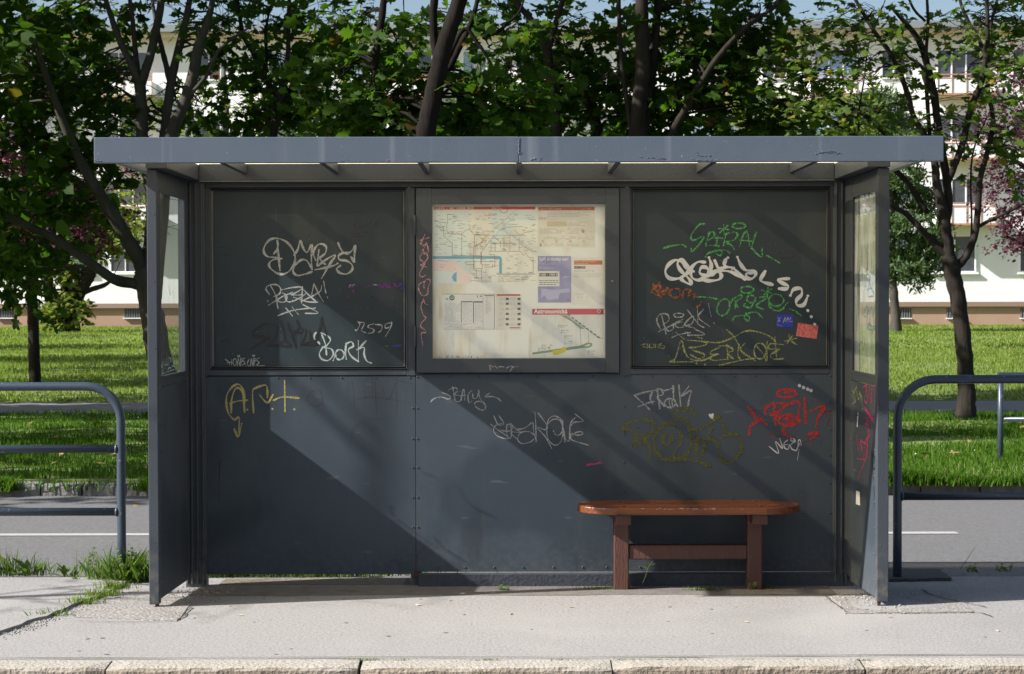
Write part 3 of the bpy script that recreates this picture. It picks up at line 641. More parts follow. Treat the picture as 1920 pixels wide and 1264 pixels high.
t.limb([(1698, 280, Y6+.6, .05), (1660, 250, Y6+.6, .05), (1620, 215, Y6+.6, .04), (1540, 170, Y6+.5, .03), (1500, 120, Y6+.5, .018)])
t.limb([(1740, 400, Y6+.8, .05), (1690, 330, Y6+.8, .05), (1590, 245, Y6+.8, .045), (1530, 215, Y6+.8, .04), (1495, 190, Y6+.8, .03), (1440, 187, Y6+.8, .02)])
t.limb([(1610, 245, Y6+.3, .018), (1612, 200, Y6+.3, .016), (1620, 150, Y6+.3, .013), (1630, 80, Y6+.3, .01), (1660, 0, Y6+.3, .008)])
t.limb([(1818, 480, Y6+.2, .018), (1822, 420, Y6+.2, .016), (1820, 340, Y6+.2, .016), (1826, 280, Y6+.2, .015), (1850, 220, Y6+.2, .01)])
rg = t.rr
sp = [(1560, 60, .7), (1500, 90, .6), (1600, 25, .45), (1640, 90, .4), (1570, 130, .7), (1520, 150, .5), (1700, 60, .25), (1650, 30, .35), (1780, 60, .3), (1880, 40, .7), (1910, 90, .7), (1840, 30, .3), (1900, 140, .6), (1620, 160, .5),
      (1690, 200, .4), (1770, 230, .4), (1720, 290, .0), (1880, 250, .5), (1905, 300, .5), (1480, 200, .6), (1440, 140, .5), (1870, 180, .4), (1800, 200, .25), (1900, 20, .7), (1780, 140, .25), (1830, 260, .25), (1540, 200, .5), (1590, 210, .4), (1720, 120, .3)]
for (x, y, dn) in sp:
    if dn: t.clump(pc(x, y, Y6+rg.uniform(-.5, .6)), (.45, .6, .16), int(210*dn), size=.10, spread=.45, branches=3, flat=1.1)
crown_top(t, W(1750, 0, Y6).x, Y6, 6.2, 9, 2.2, 1500)
t.finish(BARK, LEAF2)
# --- far left thin tree (30 m)
Y7 = G(62, 722, 0.05).y
t = Tree('young_maple_tree', G(62, 722, 0.05), 'slim straight young maple standing behind the left tube railing', 'tree', 7)
t.limb([(66, 724, Y7, .105), (64, 650, Y7, .10), (60, 560, Y7, .095), (58, 500, Y7, .09), (56, 400, Y7, .08), (50, 200, Y7, .06), (45, 0, Y7, .03)], trunk=True)
ell(t, [(30, 455, Y7, .9, .5, .9, 1.2), (90, 420, Y7, .8, .5, .8, 1.2), (20, 360, Y7, 1.0, .7, 1, 1.3), (90, 350, Y7, .7, .4, .9, .8), (60, 150, Y7, 1.2, .6, 1.2, 1.2), (10, 505, Y7, .5, .3, .5, .6), (60, 80, Y7, 1.2, 1., 1.2, 1.5)], 900, branches=4, size=.16)
t.finish(BARK, LEAF)
# --- two-stemmed pollard at the building (about 70 m away)
def far_tree(name, label, cat, px, py, Y, limbs, ells, n, bark, leaf, size, seed, half=HALF2, **k):
    t = Tree(name, W(px, py, Y), label, cat, seed)
    for i, l in enumerate(limbs): t.limb([(a, b_, Y, r) for a, b_, r in l], trunk=(i == 0))
    ell(t, [(a, b_, Y+dy, rx, rz, ry, d) for a, b_, dy, rx, rz, ry, d in ells], n, size=size, **k)
    return t.finish(bark, leaf, half)
far_tree('pollard_tree', 'leafy twin-stemmed tree on the lawn in front of the brown plinth at left', 'tree', 122, 626, 59,
    [[(132, 628, .42), (134, 600, .34), (142, 565, .32), (146, 548, .3), (160, 528, .26), (172, 505, .22), (178, 470, .14), (190, 420, .09)], [(112, 628, .36), (112, 610, .30), (108, 585, .27), (96, 555, .25), (88, 520, .2), (82, 480, .16)],
     [(122, 620, .2), (121, 570, .17), (121, 520, .15), (120, 470, .13), (118, 400, .07)], [(143, 560, .2), (141, 545, .26), (140, 535, .26)], [(146, 555, .12), (165, 545, .11), (195, 535, .09), (210, 525, .05)], [(122, 530, .1), (140, 515, .09), (165, 505, .07)], [(150, 545, .15), (155, 520, .12), (165, 500, .09)]],
    [(125, 470, 0, 1.0, 1.1, 1, 1.0), (190, 430, 0, 1.3, 1.0, 1.2, 1.4), (160, 390, 0, 1.4, .9, 1.3, 1.0), (122, 580, -.3, .9, .55, .6, 1.0), (100, 600, -.3, .5, .35, .5, .5), (150, 430, 0, .8, .9, 1, .6), (225, 450, 0, .8, .5, .8, .6), (125, 530, 0, .35, .9, .4, .7), (230, 390, .5, 1., .7, 1, .8)], 420, BARK, LEAFY, .24, 8, branches=3, per=6)
far_tree('plum_tree', 'dark purple plum tree peeking between the leaves at the left edge', 'tree', -60, 720, 18,
    [[(-60, 740, .12), (-62, 520, .1), (-55, 400, .08), (-40, 250, .04)], [(-55, 430, .05), (150, 380, .07), (210, 330, .04)], [(-55, 430, .05), (-20, 350, .04), (10, 270, .04)]],
    [(-20, 275, 0, .5, .35, .5, 1.8), (70, 390, 0, .5, .25, .5, 1.0), (170, 400, 0, .45, .3, .5, 1.3), (60, 290, 0, .5, .3, .5, .8), (215, 330, 0, .3, .2, .4, .4)], 1700, BARK3, LEAFP, .06, 9, branches=3)
far_tree('plum_tree', 'reddish purple plum tree at the right edge beyond the railing', 'tree', 1960, 690, 26,
    [[(1965, 700, .2), (1960, 560, .15), (1955, 420, .12), (1940, 300, .08), (1930, 200, .05)], [(1958, 480, .07), (1920, 460, .05), (1880, 440, .03)], [(1950, 330, .06), (1890, 290, .04), (1870, 240, .02)]],
    [(1890, 200, 0, .7, .6, .7, 1.0), (1925, 280, 0, .9, .8, .9, 1.5), (1900, 370, 0, .5, .45, .7, .8), (1935, 420, 0, .6, .5, .7, 1.0), (1905, 450, 0, .35, .15, .5, .4), (1850, 250, 0, .35, .5, .6, .4), (1870, 340, 0, .25, .4, .4, .3), (1945, 130, 0, .7, .6, .9, .8)], 2000, BARK, LEAFP, .075, 10, branches=4)
for (nm, lb, px, Y, sd, lm, es) in [
    ('linden_tree', 'sunlit yellow green tree rising behind the roof at right of centre', 1520, 38, 12, LEAFY, [(1420, 200, 0, 1.0, .6, 1.2, 1.3), (1500, 195, 0, 1.0, .4, 1.2, .9), (1590, 205, 0, .9, .5, 1.2, 1.2), (1520, 120, 0, .9, .5, 1.2, .5), (1480, 250, 0, 2.0, .5, 1.2, 1.8), (1640, 240, 0, .8, .5, 1, .9)]),
    ('linden_tree', 'sunlit green tree behind the leftmost maples above the roof corner', 420, 44, 13, LEAFY, [(360, 220, 0, 1.6, .8, 1.2, 1.2), (470, 240, 0, 1.5, .7, 1.2, 1.0), (240, 200, 0, 1.3, .8, 1.2, .7), (250, 300, 0, 1.5, .8, 1, 1.2), (240, 420, .5, .9, .6, .8, .6), (160, 190, 0, 1.1, .9, 1.1, .5)]),
    ('linden_tree', 'pale green tree behind the forked maple in the middle', 900, 42, 14, LEAF2, [(780, 215, 0, 1.3, .8, 1, .9), (900, 200, 0, 1.4, .8, 1.1, 1.1), (1010, 225, 0, 1.5, .7, 1.1, 1.0), (1130, 230, 0, 1.3, .6, 1, .9), (880, 90, 0, 1.2, .8, 1.1, .6)]),
    ('linden_tree', 'mid green tree behind the slender maple left of the middle', 640, 40, 15, LEAF2, [(600, 200, 0, 1.5, .8, 1, 1.2), (700, 180, 0, 1.4, .9, 1.1, 1.1), (520, 150, 0, 1.2, .9, 1, .8), (650, 100, 0, 1.4, .7, 1.1, .8)])]:
    far_tree(nm, lb, 'tree', px, 660, Y, [[(px, 668, .2), (px+3, 500, .16), (px-4, 350, .13), (px+5, 220, .08), (px, 120, .03)], [(px, 330, .08), (px-50, 260, .06), (px-90, 190, .03)], [(px, 300, .08), (px+50, 240, .05), (px+80, 160, .03)]], es, 620, BARK2, lm, .16, sd, branches=4)
# pine near the building
Yp = 57
t = Tree('pine_tree', W(1680, 628, Yp), 'shaggy green pine on the lawn just right of the shelter', 'tree', 16)
t.limb([(1681, 630, Yp, .24), (1679, 590, Yp, .19), (1675, 540, Yp, .17), (1672, 480, Yp, .16), (1670, 400, Yp, .16), (1665, 300, Yp, .12), (1655, 200, Yp, .05)], trunk=True)
for (x, y, rx) in [(1690, 330, 1.0), (1700, 370, 1.2), (1640, 340, 1.2), (1720, 420, 1.1), (1650, 420, 1.4), (1700, 460, 1.2), (1740, 470, .9), (1690, 500, 1.0), (1720, 520, .5), (1640, 480, 1.2), (1745, 500, .5), (1600, 260, 1.4), (1650, 230, 1.4), (1680, 270, 1.2), (1620, 200, 1.1), (1660, 190, .9), (1760, 440, .5), (1735, 380, .6), (1600, 330, 1.2)]:
    t.clump(pc(x, y, Yp+t.rr.uniform(-.8, .8)), (rx, rx*.8, .38), int(950*rx), size=.22, spread=.4, branches=3, flat=.1)
t.N[:] = [n_*0+t.rs.normal(size=n_.shape) for n_ in t.N]; t.A[:] = [unit(t.rs.normal(size=a_.shape)+np.array([0, 0, .5])) for a_ in t.A]
t.finish(BARK2, NEEDLE, np.array([(0, 0, 0), (.13, .1, 0), (.11, .8, 0), (0, 1, 0)]))
# maples left of the picture continue the row and shade the grass strip
for k, (X, Y, sd) in enumerate([(-7.5, 12.8, 21), (-11.5, 13.6, 22), (-15.5, 13.0, 23), (-22, 38, 24), (-9.2, 8.9, 26), (-13, 5.0, 27), (-17, 30, 28), (-27, 50, 29), (-12.3, 21, 30), (-14, 26, 31)]):
    t = Tree('maple_tree', (X, Y, 0.03), ['tall maple next along the row to the left of the shelter', 'second tall maple along the row left of the shelter', 'third tall maple along the row left of the shelter', 'maple on the wide lawn far left beyond the path', 'maple in the grass strip left of the picture', 'second maple in the grass strip farther left', 'maple near the path on the wide lawn', 'maple close to the apartment block far left', 'maple just beyond the path left of the picture', 'second maple beyond the path left of the picture'][k], 'tree', sd, 'maples in the row behind the shelter' if k < 3 else None)
    t.wlimb([(X, Y, -.05, .22), (X+.05, Y, 1.2, .16), (X, Y, 2.6, .14), (X+.1, Y, 4.5, .1), (X, Y, 7, .04)], trunk=True)
    for i in range(12):
        a = t.rr.uniform(0, 6.28); q = t.rr.uniform(.3, 1)*1.9
        t.clump((X+q*math.cos(a), Y+q*math.sin(a), t.rr.uniform(3.2, 8.6)), (1.2, 1.2, .8), 420, size=.2, branches=2)
    t.finish(BARK, LEAF, HALF2)

# ================================================================== BUS SHELTER
DW = 0.90                                                  # depth of the back wall
sh = empty('bus_shelter', (0.03, DW/2, 0), 'blue grey metal tram stop shelter covered in graffiti tags', 'bus shelter')
XLo, XLi = W(277, 720, 0).x, W(296, 720, 0).x              # left side panel, outer and inner face
XRi, XRo = W(1645, 720, 0).x, W(1667, 720, 0).x
YF = -0.5
ZT = 2.23                                                  # underside of the roof
def zW(py, Y): return W(960, py, Y).z
def xW(px, Y): return W(px, 600, Y).x
# roof
zf0, zf1 = zW(304.5, YF), zW(256, YF)
fx0, fx1 = W(176, 280, YF).x, W(1769.5, 280, YF).x
xm = W(973, 280, YF).x
b = MB(); b.box(fx0, xm-0.0012, YF, YF+0.03, zf0, zf1); f_ = b.build('fascia', FASCIA, sh, bevel=0.003)
b = MB(); b.box(xm+0.0012, fx1, YF, YF+0.03, zf0, zf1-0.001); b.build('fascia', FASCIA, sh, bevel=0.003)
b = MB()
r2 = random.Random(5)                                      # weld bead and flaked paint on the fascia
for k in range(14): z = zf1-0.005-k*0.0055; b.tube([(xm+r2.uniform(-.002, .002), YF-0.0005, z), (xm+r2.uniform(-.002, .002), YF-0.0005, z-0.006)], 0.0025, 6)
b.build('weld_bead', FASCIA, sh, smooth=True)
def flakes(pxs, n, name='paint_blisters'):
    b = MB()
    for _ in range(n):
        k = r2.randrange(len(pxs)-1); t = r2.random(); x = pxs[k][0]*(1-t)+pxs[k+1][0]*t+r2.gauss(0, 1.2); y = pxs[k][1]*(1-t)+pxs[k+1][1]*t+r2.gauss(0, 1.2)
        c = W(x, y, YF); r = r2.uniform(.0012, .0035)
        b.tube([(c.x-r, YF-.0004, c.z), (c.x+r*r2.uniform(.4, 1), YF-.0012, c.z+r2.uniform(-r, r))], r*0.6, 5)
    return b
bl = flakes([(1528, 288), (1535, 285), (1545, 284), (1555, 283), (1565, 285), (1575, 288)], 60)
for q in ([(995, 300), (1000, 298), (1015, 297)], [(177, 300), (190, 301)], [(1200, 296), (1255, 297)], [(1305, 290), (1335, 293)], [(1300, 300), (1345, 299)], [(970, 285), (976, 287)], [(1700, 300), (1765, 299)], [(640, 302), (900, 302)]):
    o = flakes(q, 14); n = len(bl.v); bl.v += o.v; bl.f += [tuple(i+n for i in f) for f in o.f]
bl.build('paint_blisters', FASCIA, sh, kind='stuff')
for x0, x1 in ((fx0, fx0+0.03), (fx1-0.03, fx1)):
    MB().box(x0, x1, YF+0.031, 1.12, zf0+0.03, zf1-0.012).build('side_fascia', FASCIA, sh, bevel=0.002)
MB().box(fx0+0.031, fx1-0.031, 1.09, 1.12, zf0+0.03, zf1-0.012).build('rear_fascia', FASCIA, sh, bevel=0.002)
EDGE = M('lit_edge_paint', (0.14, 0.132, 0.11), 0.45, (0.065, 0.07, 0.072), 9, stretch=(1, 1, 1))  # lighter colour puts caught light on the ledge and inner mouldings
# translucent roof sheet
m = bpy.data.materials.new('translucent_roof'); m.use_nodes = True; t = m.node_tree; out = t.nodes['Material Output']; p = t.nodes['Principled BSDF']
p.inputs['Base Color'].default_value = (0.55, 0.50, 0.38, 1); p.inputs['Roughness'].default_value = 0.7
tl = t.nodes.new('ShaderNodeBsdfTranslucent'); tl.inputs[0].default_value = (0.97, 0.86, 0.62, 1)
tp = t.nodes.new('ShaderNodeBsdfTransparent'); tp.inputs[0].default_value = (1.0, 0.84, 0.54, 1)
m1 = t.nodes.new('ShaderNodeMixShader'); m2 = t.nodes.new('ShaderNodeMixShader'); m1.inputs[0].default_value = 0.9; m2.inputs[0].default_value = 0.24
t.links.new(p.outputs[0], m1.inputs[1]); t.links.new(tl.outputs[0], m1.inputs[2]); t.links.new(m1.outputs[0], m2.inputs[1]); t.links.new(tp.outputs[0], m2.inputs[2]); t.links.new(m2.outputs[0], out.inputs[0])
ROOFM = m
b = MB(); zr = ZT+0.035; b.quad((fx0+0.031, YF+0.031, zr), (fx1-0.031, YF+0.031, zr), (fx1-0.031, 1.089, zr), (fx0+0.031, 1.089, zr))
b.build('roof_sheet', ROOFM, sh)
zh0, zh1 = zW(337.5, DW-0.05), zW(312, DW-0.05)
xh0, xh1 = xW(363, DW-0.05), xW(1583, DW-0.05)
MB().box(max(xh0, XLi+.056), min(xh1, XRi-.056), DW-0.05, DW+0.02, zh0, zr-.001).build('header_beam', PAINT, sh, bevel=0.003)
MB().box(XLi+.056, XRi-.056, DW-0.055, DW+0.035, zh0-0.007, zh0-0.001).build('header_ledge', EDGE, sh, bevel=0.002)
rafter = None
for px in (460, 632, 802, 973, 1144, 1310, 1485):
    X = xW(px, DW-0.05); o = MB().box(X-0.014, X+0.014, YF+0.031, DW-0.052, zW(325, DW-0.05), zr-0.004).build('rafter', PAINT, sh, bevel=0.002)
# side beams under the roof
zs0, zs1 = 2.175, zr-0.004
MB().box(XLo+0.0, XLi+0.055, -0.02, DW+0.045, zs0, zs1).build('side_beam', PAINT, sh, bevel=0.004)
MB().box(XRi-0.055, XRo, -0.02, DW+0.045, zs0, zs1).build('side_beam', PAINT, sh, bevel=0.004)
# glass with dust
def glass_mat(name, dust, dustc, rough=0.02, tint=(0.93, 0.96, 0.95), spec=0.10):
    m = bpy.data.materials.new(name); m.use_nodes = True; t = m.node_tree; out = t.nodes['Material Output']; t.nodes.remove(t.nodes['Principled BSDF'])
    tp = t.nodes.new('ShaderNodeBsdfTransparent'); tp.inputs[0].default_value = (*tint, 1)
    gl = t.nodes.new('ShaderNodeBsdfGlossy'); gl.inputs['Roughness'].default_value = rough
    fr = t.nodes.new('ShaderNodeFresnel'); ge = t.nodes.new('ShaderNodeNewGeometry'); ir = t.nodes.new('ShaderNodeMapRange')
    ir.inputs['To Min'].default_value = 1.4; ir.inputs['To Max'].default_value = 1/1.4; t.links.new(ge.outputs['Backfacing'], ir.inputs['Value']); t.links.new(ir.outputs[0], fr.inputs[0])
    a = t.nodes.new('ShaderNodeMixShader'); t.links.new(fr.outputs[0], a.inputs[0]); t.links.new(tp.outputs[0], a.inputs[1]); t.links.new(gl.outputs[0], a.inputs[2])
    df = t.nodes.new('ShaderNodeBsdfDiffuse'); df.inputs[0].default_value = (*dustc, 1)
    tc = t.nodes.new('ShaderNodeTexCoord'); mp = t.nodes.new('ShaderNodeMapping'); mp.inputs['Scale'].default_value = (1, 6, 1.2); n = t.nodes.new('ShaderNodeTexNoise'); n.inputs['Scale'].default_value = 2.5; n.inputs['Detail'].default_value = 6
    t.links.new(tc.outputs['Object'], mp.inputs[0]); t.links.new(mp.outputs[0], n.inputs['Vector'])
    mr = t.nodes.new('ShaderNodeMapRange'); mr.inputs['From Min'].default_value = .3; mr.inputs['From Max'].default_value = .75; mr.inputs['To Min'].default_value = dust*0.4; mr.inputs['To Max'].default_value = dust*1.5
    t.links.new(n.outputs['Fac'], mr.inputs['Value'])
    b_ = t.nodes.new('ShaderNodeMixShader'); t.links.new(mr.outputs[0], b_.inputs[0]); t.links.new(a.outputs[0], b_.inputs[1]); t.links.new(df.outputs[0], b_.inputs[2]); t.links.new(b_.outputs[0], out.inputs[0])
    return m
SGLASS2 = glass_mat('hazy_side_glass', 0.55, (0.40, 0.45, 0.42))
SGLASS = glass_mat('dusty_side_glass', 0.11, (0.42, 0.44, 0.42))
CGLASS = glass_mat('display_glass', 0.02, (0.5, 0.5, 0.47), 0.03, (1, 1, 1))
rivet_b = MB()
def rivet(c, ax, r=0.0055, h=0.005):
    c = Vector(c); ax = Vector(ax); u = ax.orthogonal().normalized(); v = ax.cross(u); n = len(rivet_b.v); k = 6
    for rr_, hh in ((r, 0), (r*0.8, h*0.7)):
        for i in range(k): a = 2*math.pi*i/k; rivet_b.v.append(tuple(c+(u*math.cos(a)+v*math.sin(a))*rr_+ax*hh))
    rivet_b.v.append(tuple(c+ax*h))
    for i in range(k): j = (i+1) % k; rivet_b.f.append((n+i, n+j, n+k+j, n+k+i)); rivet_b.f.append((n+k+i, n+k+j, n+2*k))
# side walls: frame of posts and rails, glass above, riveted sheet below
def side_wall(xo, xi, inner, gy0, gy1, xg):
    """xo, xi outer / inner face; inner = +1 when the inside is towards +x"""
    lo, hi = min(xo, xi), max(xo, xi)
    sw = MB().box(lo, hi, 0.0, 0.05, 0.015 if inner > 0 else 0.02, 2.172).build('front_post', PAINT, sh, bevel=0.004)
    MB().box(lo+.004, hi-.004, gy1, DW+0.03, 0.03, 2.1742).build('rear_stile', PAINT, sh, bevel=0.003)
    fl, fh = lo+0.008, hi-0.008
    MB().box(fl, fh, 0.051, gy0, 1.13, 2.172).build('front_stile', PAINT, sh, bevel=0.002)
    MB().box(fl, fh, gy0+.001, gy1-.001, 2.08, 2.172).build('top_rail', PAINT, sh, bevel=0.002)
    MB().box(fl, fh, gy0+.001, gy1-.001, 1.09, 1.128).build('bottom_rail', PAINT, sh, bevel=0.002)
    # glazing beads
    e = xi-inner*0.016
    for (a0, a1, c0, c1) in ((gy0, gy0+.016, 1.128, 2.08), (gy1-.016, gy1, 1.128, 2.08), (gy0+.017, gy1-.017, 2.064, 2.08), (gy0+.017, gy1-.017, 1.128, 1.144)):
        MB().box(min(e, e+inner*.010), max(e, e+inner*.010), a0, a1, c0, c1).build('glazing_bead', PAINT, sh, bevel=0.002)
    MB().quad((xg, gy0+.003, 1.13), (xg, gy1-.003, 1.13), (xg, gy1-.003, 2.079), (xg, gy0+.003, 2.079)).build('side_window', SGLASS if inner > 0 else SGLASS2, sh)
    # lower sheet metal, lower edge follows the ground
    x0, x1 = xi-inner*0.012, xi-inner*0.004; x0, x1 = min(x0, x1), max(x0, x1)
    b = MB(); zb0, zb1 = 0.035, 0.012
    n = len(b.v); b.v += [(x0, .051, zb0), (x1, .051, zb0), (x1, gy1-.001, zb1), (x0, gy1-.001, zb1), (x0, .051, 1.088), (x1, .051, 1.088), (x1, gy1-.001, 1.088), (x0, gy1-.001, 1.088)]
    b.f += [(3,2,1,0),(4,5,6,7),(0,1,5,4),(1,2,6,5),(2,3,7,6),(3,0,4,7)]; b.build('lower_sheet', PANEL, sh)
    for k in range(8): rivet((xi-inner*.004, 0.075, 0.12+k*0.13), (inner, 0, 0)); rivet((xi-inner*.004, gy1-0.02, 0.12+k*0.13), (inner, 0, 0))
    # foot
    MB().box(xi-inner*.022, xi-inner*.008, 0.01, 0.035, -0.03, 0.02).build('foot', RUST, sh)
side_wall(XLo, XLi, 1, 0.10, 0.78, XLi-0.022)
side_wall(XRo, XRi, -1, 0.07, 0.70, XRi+0.022)
for k in range(6): rivet((XLo+.035, -0.0005, 0.3+k*0.33), (0, -1, 0), 0.003, 0.002); rivet((XRi+.02, -0.0005, 0.3+k*0.33), (0, -1, 0), 0.003, 0.002)
# corner posts with ribs
def zb(Y): return gz(Y)-0.03
def cpost(px0, px1, ribs):
    x0, x1 = xW(px0, DW-.04), xW(px1, DW-.04)
    MB().box(x0, x1, DW-0.035, DW+0.04, zb(.9), 2.1742).build('corner_post', PAINT, sh, bevel=0.004)
    for r_ in ribs:
        a = xW(r_, DW-.04); MB().box(a, a+0.010, DW-0.047, DW-0.036, zb(.9)+.05, zh0-0.016).build('post_rib', PAINT, sh, bevel=0.003)
cpost(345, 384, (347, 356, 366, 377)); cpost(1564, 1603, (1566, 1577, 1586, 1597))
# back wall: two riveted lower sheets
MB().box(XLi+.06, XRi-.06, DW+.0475, DW+.052, zW(716, DW), zW(690, DW)).build('rear_rail', PAINT, sh)
zl1 = zW(705, DW); zl0 = zW(1076, DW)
zlr1 = zW(702, DW); zlr0 = zW(1072, DW)
xc = xW(778.5, DW)
MB().box(xW(372, DW), xc-0.0015, DW, DW+0.006, zl0, zl1).build('back_sheet', PANEL, sh, bevel=0.001)
MB().box(xc+0.0015, xW(1562, DW), DW, DW+0.006, zlr0, zlr1).build('back_sheet', PANEL, sh, bevel=0.001)
MB().box(xc-0.03, xc+0.03, DW+0.007, DW+0.047, gz(.9)-.02, zl1).build('middle_post', PAINT, sh, bevel=0.003)
MB().box(xc-0.012, xc+0.018, DW-0.003, DW+0.0065, zl0-0.02, zl0+0.02).build('rust_plate', RUST, sh)
for x in (560-40, 580, 640, 704, 768): rivet((xW(x, DW), DW, zW(707.5, DW)), (0, -1, 0))
for y in (765, 822, 876, 932, 988, 1040): rivet((xW(773, DW), DW, zW(y, DW)), (0, -1, 0)); rivet((xW(782, DW), DW, zW(y, DW)), (0, -1, 0))
for x in (782, 842, 898, 952, 1007, 1061, 1112, 1172, 1222, 1269, 1321, 1377, 1415, 1455, 1505, 1557): rivet((xW(x, DW), DW, zlr1-.012), (0, -1, 0))
for x in (820, 870, 925, 980, 1037, 1092, 1137, 1200, 1260, 1320): rivet((xW(x, DW), DW, zlr0+.024), (0, -1, 0))
for y in (755, 806, 855, 908, 963, 1010, 1050): rivet((xW(1556, DW), DW, zW(y, DW)), (0, -1, 0))
for y in (762, 808, 813, 867, 921): rivet((xW(1170, DW), DW, zW(y, DW)), (0, -1, 0))
for x, y in ((1268, 923), (1374, 935), (1538, 825)): rivet((xW(x, DW), DW, zW(y, DW)), (0, -1, 0))
rivet_b.build('rivets', PAINT, sh, smooth=True, kind='stuff')
SHADEPAINT = M('shaded_channel', (0.022, 0.026, 0.036), 0.7, (0.045, 0.05, 0.06), 40, 0.4, 60)
# steel channel under the right sheet, lengthened and darkened to stand for shade
MB().box(xW(783, DW-.03), xW(1582, DW-.03), DW-0.045, DW-0.002, gz(.9)-.03, zW(1076, DW-.045)).build('base_channel', SHADEPAINT, sh, bevel=0.004)
# upper half: frame members and recessed boards
def bxp(name, px0, px1, py0, py1, Y0, Y1, mat=PAINT, bevel=0.002, parent=None):
    a, c = W(px0, py1, Y0), W(px1, py0, Y0)
    return MB().box(a.x, c.x, Y0, Y1, a.z, c.z).build(name, mat, parent or sh, bevel=bevel)
YU = DW-0.004
bxp('top_rail', 384.5, 1563.5, 337, 352, YU, DW+.04); 
for (x0, x1) in ((384.5, 393), (763, 777.6), (1162, 1182), (1556, 1563.5)): bxp('upright', x0, x1, 352.4, 704.5, YU, DW+.04)
bxp('transom', 393.3, 762.7, 693, 704.5, YU, DW+.04); bxp('transom', 777.9, 1161.7, 700, 702, YU, DW+.04); bxp('transom', 1182.3, 1555.7, 690.5, 701.5, YU, DW+.04)
for (x0, x1, y0, y1) in ((393.3, 762.7, 352.4, 692.7), (1182.3, 1555.7, 352.4, 690.2)):
    wp = empty('window_panel', ((xW(x0, DW)+xW(x1, DW))/2, DW, zW(y1, DW))); wp.parent = sh; wp.matrix_parent_inverse = sh.matrix_world.inverted()
    def sub(name, a, b_, c, d, Y0, Y1, mat=PAINT, bev=.0015):
        A, C = W(a, d, Y0), W(b_, c, Y0); o = MB().box(A.x, C.x, Y0, Y1, A.z, C.z).build(name, mat, None, bevel=bev)
        o.parent = wp; o.matrix_parent_inverse = Matrix.Translation(-wp.location); return o
    sub('board', x0-3, x1+3, y0-3, y1+3, DW+.016, DW+.022, BOARD, 0)
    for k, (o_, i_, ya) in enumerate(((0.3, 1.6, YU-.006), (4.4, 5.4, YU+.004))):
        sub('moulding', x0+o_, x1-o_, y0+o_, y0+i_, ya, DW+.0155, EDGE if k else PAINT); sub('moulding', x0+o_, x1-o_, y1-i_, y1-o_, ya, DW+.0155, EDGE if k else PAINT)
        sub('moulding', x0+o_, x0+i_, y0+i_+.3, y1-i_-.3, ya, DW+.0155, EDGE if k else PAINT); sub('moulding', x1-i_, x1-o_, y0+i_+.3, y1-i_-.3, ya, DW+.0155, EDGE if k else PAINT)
# ---- display case (door proud of the wall)
YC = DW-0.022
case = empty('display_case', (xW(970, DW), DW, 1.13)); case.parent = sh; case.matrix_parent_inverse = sh.matrix_world.inverted()
def csub(name, mat, mb, bev=.002, smooth=False, kind=None):
    o = mb.build(name, mat, None, bevel=bev, smooth=smooth, kind=kind); o.parent = case; o.matrix_parent_inverse = Matrix.Translation(-case.location); return o
def cbox(px0, px1, py0, py1, Y0, Y1): a, c = W(px0, py1, Y0), W(px1, py0, Y0); return MB().box(a.x, c.x, Y0, Y1, a.z, c.z)
csub('door_frame', PAINT, cbox(781, 809.8, 353, 699, YC, DW-.005)); csub('door_frame', PAINT, cbox(1135.2, 1161, 353, 699, YC, DW-.005))
csub('door_frame', PAINT, cbox(810.1, 1134.9, 353, 382.6, YC, DW-.005)); csub('door_frame', PAINT, cbox(810.1, 1134.9, 671.6, 699, YC, DW-.005))
LIP = M('raw_lip', (0.22, 0.22, 0.19), 0.5)
for q in ((809.9, 811, 383, 671.4), (1133.9, 1135, 383, 671.4), (811.2, 1133.7, 383, 384), (811.2, 1133.7, 670.4, 671.4)): csub('glass_lip', LIP, cbox(*q, YC+.004, YC+.012), 0)
PAPER = M('backing_paper', (0.73, 0.76, 0.71), 0.85, (0.83, 0.87, 0.86), 3, 0.4, 7, detail=6, stretch=(1.5, 1, 0.5))
mixin(PAPER, (0.62, 0.52, 0.32), 4, 0.50, 0.68, 0.7, 6, (2.2, 1, 0.5)); mixin(PAPER, (0.50, 0.42, 0.27), 6, 0.58, 0.72, 0.6, 6, (3, 1, 0.6)); mixin(PAPER, (0.62, 0.68, 0.70), 2.5, 0.5, 0.7, 0.6, 4)
csub('backing_board', PAPER, cbox(806, 1139, 380, 675, DW+.016, DW+.02), 0)
csub('case_back', PAINT, cbox(770, 1172, 349, 704, DW+.021, DW+.05), 0)
csub('display_glass', CGLASS, cbox(811, 1134, 384, 670.5, YC+.013, YC+.016), 0)
for (y0, y1) in ((404, 441), (612, 650)):
    a, c = W(777.5, y0, YC-.004), W(777.5, y1, YC-.004); csub('hinge', PAINT, MB().tube([a, a.lerp(c, .5), c], 0.0075, 8), .001, True)
c = W(1148, 527, YC); csub('lock', STEEL, MB().tube([(c.x, YC, c.z), (c.x, YC-.004, c.z)], .006, 12), 0)

